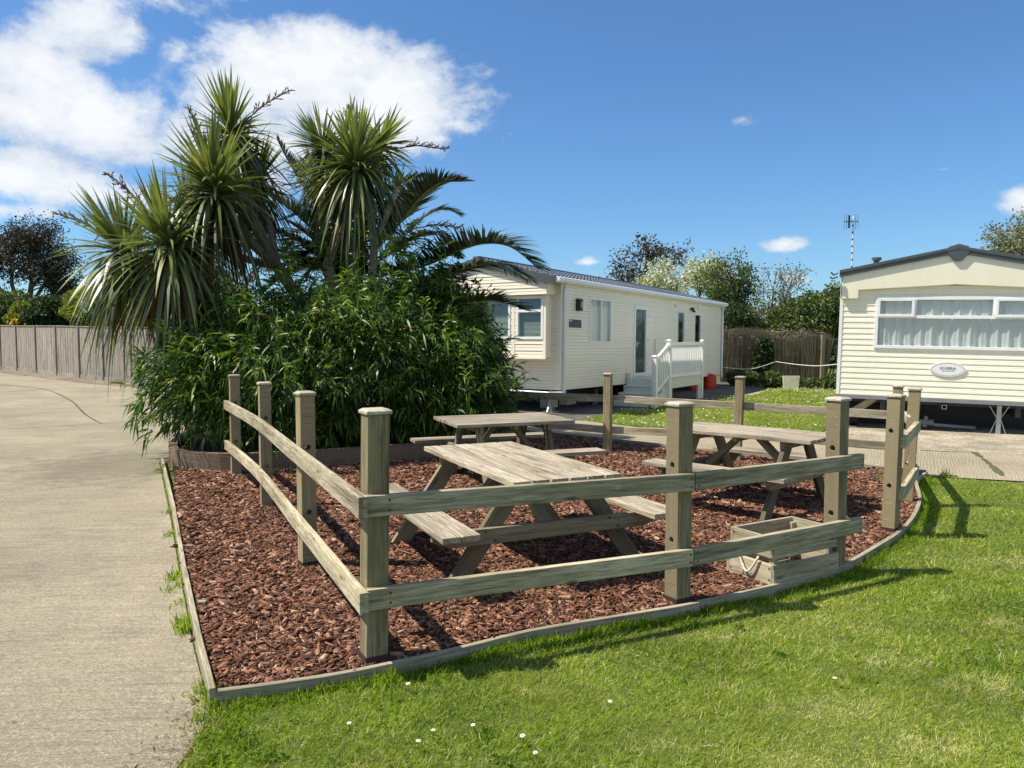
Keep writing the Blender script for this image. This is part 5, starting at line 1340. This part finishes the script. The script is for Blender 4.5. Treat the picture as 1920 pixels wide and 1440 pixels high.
def cabbage_palms():
    base = Vector((-2.75, 11.7, .25))
    r = empty('cabbage_palm', base, 'left cabbage palm with sword leaved heads leaning out over the driveway and panel fence', 'palm tree', 'palms rising from the bamboo')
    H = [((401, 345), 10.3, 1.16, (-.10, -.15, 1), 320, .060), ((314, 452), 9.9, 1.15, (-.20, -.2, 1), 330, .060), ((230, 462), 10.5, 1.10, (-.45, 0, .95), 300, .056), ((432, 240), 11.3, 1.0, (-.02, -.1, 1), 300, .052), ((358, 395), 11.2, .95, (-.15, 0, 1), 170, .05), ((482, 335), 11.9, .9, (.1, 0, 1), 170, .048), ((455, 285), 12.0, .8, (.25, 0, 1), 120, .045)]
    hubs = [D(*h[0], h[1]) for h in H]
    mb = MB(); b0 = base
    fork = D(520, 500, 11.2); low = D(560, 560, 11.4)
    mb.tube([b0, low, fork], [.11, .095, .085], 10)
    mb.tube([fork, D(478, 420, 11.2), D(440, 330, 11.3), hubs[3]-Vector((0, 0, .1))], [.08, .07, .065, .06], 9)
    mb.tube([fork, D(470, 455, 10.9), D(425, 395, 10.5), hubs[0]-Vector((0, 0, .1))], [.07, .065, .06, .055], 9)
    mb.tube([b0+Vector((-.3, -.3, 0)), D(470, 680, 10.8), D(403, 580, 10.4), D(355, 515, 10.0), hubs[1]-Vector((0, 0, .1))], [.09, .08, .07, .06, .055], 9)
    mb.tube([D(420, 600, 10.6), D(330, 545, 10.5), D(262, 520, 10.5), hubs[2]-Vector((-.04, 0, .1))], [.07, .065, .06, .055], 9)
    mb.tube([fork, D(440, 480, 11.2), D(385, 440, 11.2), hubs[4]-Vector((0, 0, .1))], [.06, .055, .05, .045], 8); mb.tube([fork, D(505, 420, 11.6), hubs[5]-Vector((0, 0, .1))], [.06, .05, .045], 8); mb.tube([hubs[5], hubs[6]-Vector((0, 0, .08))], [.045, .04], 8)
    mb.build('trunk', M['bark'], r, world=True, smooth=True)
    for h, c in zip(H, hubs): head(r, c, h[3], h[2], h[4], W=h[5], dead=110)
    panicle(r, hubs[1]+Vector((-.1, 0, .2)), (-.75, 0, .75), .95); panicle(r, hubs[0]+Vector((-.05, -.1, .2)), (-.25, -.1, 1), .75); panicle(r, hubs[3]+Vector((.1, 0, 0)), (.8, 0, .55), .95); panicle(r, hubs[2], (-.9, 0, .45), 1.0)
    base = Vector((-1.9, 12.1, .25))
    r = empty('cabbage_palm', base, 'right cabbage palm with pale curving trunks and a broad shaggy crown', 'palm tree', 'palms rising from the bamboo')
    H = [((668, 300), 11.2, 1.05, (.05, -.25, 1), 340, .052), ((600, 270), 11.8, .78, (-.75, 0, .75), 240, .045), ((715, 268), 11.9, .72, (.6, 0, .8), 220, .045), ((652, 240), 12.2, .62, (.3, 0, 1), 60, .045), ((745, 352), 11.5, .5, (.2, -.1, .3), 50, .042), ((588, 335), 12.2, .75, (-.6, 0, .5), 170, .045)]
    hubs = [D(*h[0], h[1]) for h in H]
    mb = MB()
    mb.tube([base, D(612, 500, 11.6), D(632, 440, 11.4), D(650, 392, 11.3), hubs[0]-Vector((0, 0, .1))], [.11, .09, .075, .065, .055], 10)
    mb.tube([base+Vector((.3, 0, 0)), D(697, 520, 11.4), D(703, 450, 11.3), D(728, 395, 11.4), hubs[4]], [.085, .07, .055, .05, .04], 10)
    mb.build('trunk', M['palebark'], r, world=True, smooth=True)
    mb = MB(); mb.tube([base+Vector((0, .2, 0)), D(655, 480, 12.3), D(640, 380, 12.2), hubs[3]-Vector((0, 0, .1))], [.12, .11, .09, .07], 10)
    mb.tube([D(645, 400, 12.2), D(615, 330, 12), hubs[1]-Vector((0, 0, .05))], [.07, .06, .05], 8); mb.tube([D(645, 380, 12.2), D(690, 310, 12), hubs[2]-Vector((0, 0, .05))], [.07, .06, .05], 8)
    mb.build('rear_trunk', M['bark'], r, world=True, smooth=True)
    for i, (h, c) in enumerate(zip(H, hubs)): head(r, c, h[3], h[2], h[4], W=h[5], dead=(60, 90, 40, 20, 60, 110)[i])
    panicle(r, hubs[2]+Vector((.1, 0, -.1)), (.95, 0, .0), .9); panicle(r, D(770, 430, 11.5), (1, 0, .02), .75); panicle(r, hubs[3], (.1, 0, 1), .3)
cabbage_palms()

# ------------------------------------------------------------------ feather palm
def feather_palm():
    c = D(650, 530, 12.7); base = Vector((c.x, c.y, .2))
    r = empty('feather_palm', base, 'feather palm with long arching fronds spreading from behind the bamboo towards the beige caravan', 'palm tree', 'palms rising from the bamboo')
    MB().tube([base, (c.x, c.y, c.z)], [.26, .22], 12).build('trunk', M['bark'], r, world=True)
    def frond(pts, width, n=64, pend=.0, name='frond'):
        sp = smooth_path([tuple(p) for p in pts], 8); A = np.array(sp); m = len(A)
        mb = MB(); mb.tube(sp, [.018*(1-.85*i/(m-1))+.003 for i in range(m)], 5, cap=False)
        fr = mb.build(name, M['cane'], r, world=True)
        tt = np.linspace(.10, .995, n); ii = np.clip((tt*(m-1)).astype(int), 0, m-2); f = tt*(m-1)-ii
        p = A[ii]*(1-f)[:, None]+A[ii+1]*f[:, None]; tg = unit(A[ii+1]-A[ii])
        sd = unit(np.cross(tg, np.array([0, 0, 1.0])[None])); up = np.cross(sd, tg)
        parts = []
        for s in (-1, 1):
            k = n; d = unit(tg*(.35+.9*tt[:, None]**2)+sd*s*.85+up*(.42-pend)+RNG.normal(0, .07, (k, 3)))
            Lf = width*np.sin(np.pi*np.clip(tt*.86+.1, 0, 1))**.6*RNG.uniform(.85, 1.05, k)
            side = unit(np.cross(d, up+RNG.normal(0, .2, (k, 3))))
            parts.append(strips(p, d, side, Lf, .045, Lf*(.12+pend*.5), [.6, 1, .8, .4, .05], RNG.random(k)*.8))
        V, F, R = joinS(parts); npmesh('leaflets', V, F, R, M['frond'], fr)
    K = c
    frond([K, D(790, 500, 12.0), D(880, 462, 11.4), D(950, 460, 11.0), D(1006, 500, 10.7)], .68, 120)
    frond([K, D(780, 530, 11.9), D(860, 506, 11.2), D(930, 494, 10.9), D(990, 522, 10.6)], .6, 110, .25)
    frond([K, D(790, 560, 12.0), D(870, 568, 10.9), D(930, 564, 10.7), D(988, 582, 10.5)], .55, 100)
    frond([K, D(740, 430, 12.8), D(780, 378, 12.5), D(820, 345, 12.2), D(868, 340, 12.0)], .62, 110)
    frond([K, D(750, 450, 13.1), D(790, 410, 13.3), D(830, 392, 13.4), D(862, 400, 13.5)], .45, 60, .2)
    frond([K, D(640, 440, 13.2), D(590, 380, 13.3), D(545, 310, 13.4), D(520, 262, 13.4)], .48, 76)
    frond([K, D(620, 470, 13.0), D(570, 415, 12.8), D(520, 375, 12.6), D(470, 350, 12.4)], .5, 76)
    frond([K, D(620, 490, 12.7), D(560, 450, 12.4), D(505, 430, 12.1), D(450, 450, 11.8)], .5, 76, .3)
    frond([K, D(610, 500, 12.6), D(555, 480, 12.2), D(500, 490, 11.9), D(460, 530, 11.6)], .45, 70, .3)
    frond([K, D(650, 470, 13.0), D(610, 420, 12.7), D(575, 400, 12.4), D(530, 410, 12.1)], .45, 70, .2)
    frond([K, D(690, 440, 13.0), D(720, 370, 13.2), D(760, 340, 13.4), D(800, 330, 13.4)], .42, 60)
    frond([K, D(680, 430, 12.8), D(670, 400, 12.3), D(640, 400, 11.9), D(600, 440, 11.5)], .45, 60, .3)
    frond([K, D(740, 470, 12.6), D(790, 440, 12.2), D(830, 440, 11.9), D(860, 480, 11.6)], .4, 60, .2)
    for i in range(20):
        a = math.radians(random.uniform(95, 215) if i < 14 else random.uniform(20, 100)); el = random.uniform(.5, 1.35); Lf_ = random.uniform(1.3, 2.2)
        h = Vector((math.cos(a)*math.cos(el), -.35*math.sin(a)*math.cos(el) if i % 2 else .3*math.sin(a)*math.cos(el), math.sin(el))); dn = random.uniform(.25, .75)
        frond([K]+[K+h*Lf_*t+Vector((.0, 0, -dn*Lf_*t*t)) for t in (.33, .66, 1)], random.uniform(.38, .5), 62, random.uniform(0, .35))
    frond([K, K+Vector((.2, .9, .9)), K+Vector((.4, 1.8, 1.0)), K+Vector((.6, 2.5, .4))], .45, 50)
    frond([K, K+Vector((-.6, .9, .9)), K+Vector((-1.3, 1.8, 1.0)), K+Vector((-2, 2.3, .4))], .45, 50)
feather_palm()

# ------------------------------------------------------------------ grass
def grass(name, poly, bands, m, label, hs=1.0, zb=0.0, wind=(.25, .1)):
    xs = [p[0] for p in poly]; parts = []
    for (y0, y1, dens, w, h, seg_) in bands:
        ya = max(y0, min(p[1] for p in poly)); yb = min(y1, max(p[1] for p in poly))
        if yb <= ya: continue
        n = int((max(xs)-min(xs))*(yb-ya)*dens); x = RNG.uniform(min(xs), max(xs), n); y = RNG.uniform(ya, yb, n)
        k = inpoly(x, y, poly) & (np.abs(x) < .80*y+2.6); x = x[k]; y = y[k]; n = len(x)
        pat = .5+.5*np.sin(x*2.1+1.3*np.sin(y*1.7))*np.sin(y*2.6+np.sin(x*1.9)); pat2 = .5+.5*np.sin(x*7.3+2*np.sin(y*5.1))*np.sin(y*8.7+x)
        d = unit(np.stack([RNG.normal(wind[0], .55, n), RNG.normal(wind[1], .55, n), RNG.uniform(.45, 1.3, n)], 1))
        L = h*hs*RNG.uniform(.4, 1.45, n)*(.6+.75*pat2)*(1.15-.35*pat); pat3 = .5+.5*np.sin(x*3.7+2.2*np.sin(y*2.3)+1)*np.sin(y*4.1+1.5*np.sin(x*3.1)); rn = np.clip(RNG.beta(2.2, 2.9, n)+.34*(pat-.42)*(RNG.random(n) > .3)+.10*(pat2-.5)+.55*np.clip(pat3*pat-.52, 0, 1)*(RNG.random(n) > .25), 0, 1)
        rn = np.where(RNG.random(n) < .07, RNG.uniform(.85, 1, n), rn)
        if hs == 1.0 and y1 < 10:
            st = np.zeros(n)
            for (px_, py_, rx_, ry_, k_) in PATCH:
                q = P(px_, py_); e = ((x-q[0])/rx_)**2+((y-q[1])/ry_)**2; st = np.maximum(st, k_*np.clip(1.25-e, 0, 1)*(.6+.4*np.sin(x*31+py_)*np.sin(y*27+px_)))
            sel = RNG.random(n) < st*.95; rn = np.where(sel, RNG.uniform(.82, 1, n), rn); L = np.where(sel, L*.75, L)
        parts.append(strips(np.stack([x, y, np.full(n, zb)], 1), d, sidevec(d, n), L, w*RNG.uniform(.6, 1.3, n), L*RNG.uniform(.1, .6, n), [1, .75, .08] if seg_ == 2 else [1, .15], rn))
    V, F, R = joinS(parts); return tag(npmesh(name, V, F, R, m), label, 'grass', kind='stuff')
EO = offset(EDGE_FRONT_S, .035)
PATCH = [(1330, 1195, .28, .10, .8), (1430, 1190, .20, .08, .7), (1680, 1240, .22, .14, .9), (1560, 1330, .30, .12, .8), (1740, 1400, .22, .10, .9), (1850, 1290, .25, .16, .8), (1900, 1170, .2, .15, .8), (1250, 1400, .2, .07, .7), (1010, 1300, .14, .06, .6), (1100, 1235, .2, .06, .5),
         (1450, 1420, .16, .05, .6), (760, 1420, .1, .04, .4), (1780, 1120, .2, .1, .5), (1620, 1180, .18, .09, .6), (560, 1395, .08, .03, .5), (1900, 1050, .2, .14, .4), (1380, 1290, .15, .06, .6), (900, 1430, .12, .03, .6)]
NEAR = [(-.95, .8), (-1.05, 2.2), P(325, 1440), P(368, 1385), P(385, 1338)]+EO[:-4]+[(4.9, 8.75), P(1920, 907), (7.4, 7.25), (12, 4.5), (12, .8)]
grass('lawn_grass', NEAR, [(.8, 2.3, 4000, .004, .045, 1), (2.3, 3.6, 21000, .0024, .044, 2), (3.6, 5.2, 13000, .0034, .044, 2), (5.2, 9, 5200, .006, .045, 1)], M['grass'], 'short sunlit lawn grass in front of the picnic enclosure')
grass('far_lawn_grass', LAWN, [(11, 18, 1000, .013, .05, 1), (18, 30, 420, .02, .06, 1)], M['grass'], 'short lawn grass between the two caravans', zb=.02)
def tufts():
    parts = []
    spots = []
    for (u, v, n, h, s) in ((350, 1180, 130, .13, .045), (345, 1165, 70, .12, .04), (330, 1080, 90, .10, .06), (326, 1100, 60, .08, .06), (338, 1130, 40, .06, .05), (318, 960, 60, .08, .05), (322, 1000, 60, .08, .05), (300, 880, 50, .09, .05), (402, 1312, 130, .11, .05), (385, 1300, 60, .08, .04), (372, 1290, 60, .07, .05), (378, 1345, 80, .08, .06), (1775, 892, 60, .12, .06), (1655, 905, 60, .18, .06), (1690, 905, 50, .16, .05), (1700, 950, 60, .14, .05), (345, 995, 30, .09, .03), (725, 1245, 30, .1, .05), (1500, 1100, 30, .1, .06)):
        q = P(u, v, .02); n_ = n; p = np.stack([q[0]+RNG.normal(0, s*.5, n_), q[1]+RNG.normal(0, s, n_), np.full(n_, .01)], 1)
        d = unit(np.stack([RNG.normal(-.05, .35, n_), RNG.normal(0, .35, n_), np.ones(n_)], 1)); L = h*RNG.uniform(.5, 1.2, n_)
        parts.append(strips(p, d, sidevec(d, n_), L, .004+.0003*q[1], L*RNG.uniform(.1, .7, n_), [1, .85, .6, .08], RNG.random(n_)*.7))
    for i in range(150):
        q = (random.uniform(-.9, 4.5), random.uniform(2.5, 6.5)) if i > 70 else P(random.gauss(400, 60), random.uniform(1350, 1440))
        if not inpoly(np.array([q[0]]), np.array([q[1]]), NEAR)[0]: continue
        n_ = random.randint(8, 26); br = i % 5 == 0
        p = np.stack([q[0]+RNG.normal(0, .022, n_), q[1]+RNG.normal(0, .022, n_), np.full(n_, .005)], 1); d = unit(np.stack([RNG.normal(0, .6, n_), RNG.normal(0, .6, n_), np.full(n_, .7)], 1)); L = (.05 if br else .085)*RNG.uniform(.5, 1.2, n_)
        parts.append(strips(p, d, sidevec(d, n_), L, .011 if br else .0035, L*RNG.uniform(.2, .7, n_), [.3, 1, .9, .1], RNG.random(n_)*(.3 if br else .6)))
    # longer uncut grass along the edging
    for (poly, dens, h, off) in ((EDGE_FRONT_S, 2600, .095, .05), (EDGE_LEFT, 120, .045, -.035)):
        pts = [Vector(p) for p in poly]
        for a, b in zip(pts[:-1], pts[1:]):
            L_ = (b-a).length; n_ = int(L_*dens); t = RNG.random(n_); nrm = Vector(((b-a).normalized()[1], -(b-a).normalized()[0]))
            o_ = np.abs(RNG.normal(0, max(.01, .045+.03*math.sin(a.x*9)+.02*math.sin(a.x*23)), n_))+.018 if off > 0 else -np.abs(RNG.normal(0, .012, n_))-.018
            p = np.stack([a.x+(b.x-a.x)*t+nrm[0]*o_, a.y+(b.y-a.y)*t+nrm[1]*o_, np.full(n_, 0.0)], 1)
            d = unit(np.stack([RNG.normal(0, .4, n_), RNG.normal(0, .4, n_), np.ones(n_)], 1)); L = h*RNG.uniform(.3, 1.3, n_)*(.72+.3*math.sin(a.x*7.3)*math.sin(a.x*17+1))
            parts.append(strips(p, d, sidevec(d, n_), L, .004, L*RNG.uniform(.1, .6, n_), [1, .8, .08], RNG.random(n_)*.6))
    V, F, R = joinS(parts); tag(npmesh('edge_grass', V, F, R, M['grass']), 'longer uncut grass and tufts growing against the timber edging', 'grass', kind='stuff')
tufts()

# moss in the concrete joints
def joints():
    mb = MB()
    def strip(px, w, zz=.021):
        pts = smooth_path([P(u, v) for u, v in px], 8)
        vs = []; n = len(pts)
        for i, p in enumerate(pts):
            a = Vector(pts[max(i-1, 0)]); b = Vector(pts[min(i+1, n-1)]); d = (b-a).normalized(); ww = w*random.uniform(.25, 1)
            for s in (-1, 1): vs.append((p[0]-d[1]*s*ww/2, p[1]+d[0]*s*ww/2, gz(*p)+zz))
        mb.add(vs, [(2*i, 2*i+1, 2*i+3, 2*i+2) for i in range(n-1)])
    strip([(0, 735), (80, 742), (130, 760), (160, 785), (190, 801)], .055, .016); strip([(0, 812), (60, 809), (120, 806), (190, 801), (238, 797)], .025, .0165)
    strip([(0, 748), (70, 744), (110, 741)], .04, .0162); strip([(180, 740), (238, 738)], .04, .016)
    strip([(1826, 850), (1850, 868), (1880, 895)], .10); strip([(1725, 846), (1770, 849), (1826, 850)], .05)
    o = mb.build('moss', M['moss'], None); tag(o, 'moss and weeds in the joints of the concrete', 'moss', kind='stuff')
joints()

# ------------------------------------------------------------------ daisies
def daisy_proto(loc):
    r = empty('daisy', loc, 'small white daisy in the front lawn below the timber edging', 'daisy', 'daisies in the front lawn')
    n = 18; a = np.linspace(0, 2*np.pi, n, endpoint=False); d = np.stack([np.cos(a), np.sin(a), np.full(n, .25)], 1)
    s = np.stack([-np.sin(a), np.cos(a), np.zeros(n)], 1)
    V, F, R = strips(np.tile(np.array([0, 0, .045]), (n, 1)), unit(d), s, .0105, .0042, .001, [.6, 1, .8], np.full(n, 1.0)); npmesh('petals', V, F, R, M['petalr'], r, loc=(0, 0, 0))
    MB().tube([(0, 0, .044), (0, 0, .048), (0, 0, .0495)], [.004, .004, .002], 10).build('centre', M['pollen'], r)
    MB().tube([(0, 0, 0), (0, 0, .045)], .0012, 5).build('stem', M['t_green'], r)
    return r
dpx = [(656, 1352), (768, 1281), (889, 1355), (983, 1377), (1007, 1407), (783, 1390), (1143, 1310), (1568, 1272), (812, 1366)]
proto = None
for i, (u, v) in enumerate(dpx):
    q = P(u, v, .045)
    if proto is None: proto = daisy_proto((q[0], q[1], 0)); kids = list(proto.children); o = proto
    else:
        o = proto.copy(); COL.objects.link(o); o.location = (q[0], q[1], 0)
        for ch in kids: c = ch.copy(); COL.objects.link(c); c.parent = o
    o.rotation_euler = (random.uniform(-.3, .1), random.uniform(-.2, .2), random.uniform(0, 6)); o.scale = (1.05,)*3 if i % 2 else (.9,)*3
def far_daisies():
    xs = [p[0] for p in LAWN]; ys = [p[1] for p in LAWN]; n = 5200
    x = RNG.uniform(min(xs), max(xs), n); y = RNG.uniform(min(ys), max(ys), n)
    pat = np.sin(x*1.1+y*.6)*np.sin(y*.9-x*.3)+RNG.normal(0, .5, n)
    k = inpoly(x, y, LAWN) & (pat > .15) & (x < 8.2+.3*(y-13)); x = x[k]; y = y[k]; n = len(x)
    d = unit(np.stack([RNG.normal(0, 1, n), RNG.normal(0, 1, n), RNG.normal(0, .15, n)], 1)); s = unit(np.cross(d, np.array([0, -.5, 1.0])[None]))
    r_ = RNG.uniform(.012, .019, n); V, F, R = strips(np.stack([x, y, np.full(n, .075)], 1)-d*r_[:, None], d, s, 2*r_, 2*r_, 0.0, [.4, 1, .4], RNG.random(n))
    tag(npmesh('far_daisies', V, F, R, M['petalr']), 'white daisies scattered over the lawn between the two caravans', 'daisies', kind='stuff')
far_daisies()

# small litter on the driveway: bark bits and twigs
def litter():
    n = 1100; q0 = P(350, 1400); x = q0[0]+.05-np.abs(RNG.normal(0, .11, n)); y = RNG.uniform(2.5, 3.35, n)
    x = np.concatenate([x, RNG.uniform(-2.6, -1.5, 26)]); y = np.concatenate([y, RNG.uniform(2.8, 5.5, 26)]); n = len(x)
    d = unit(rdir(n, -.1, .1)); p = np.stack([x, y, np.full(n, .017)], 1); L = RNG.gamma(1.6, .0035, n)+.003
    V, F, R = strips(p, d, unit(np.cross(d, np.array([[0, 0, 1.0]]))), L, L*.3, -.002, [.6, 1, .5], RNG.random(n)*.9)
    tag(npmesh('bark_crumbs', V, F, R, M['chip']), 'crumbs of bark and twig spilled on the edge of the concrete', 'litter', kind='stuff')
litter()
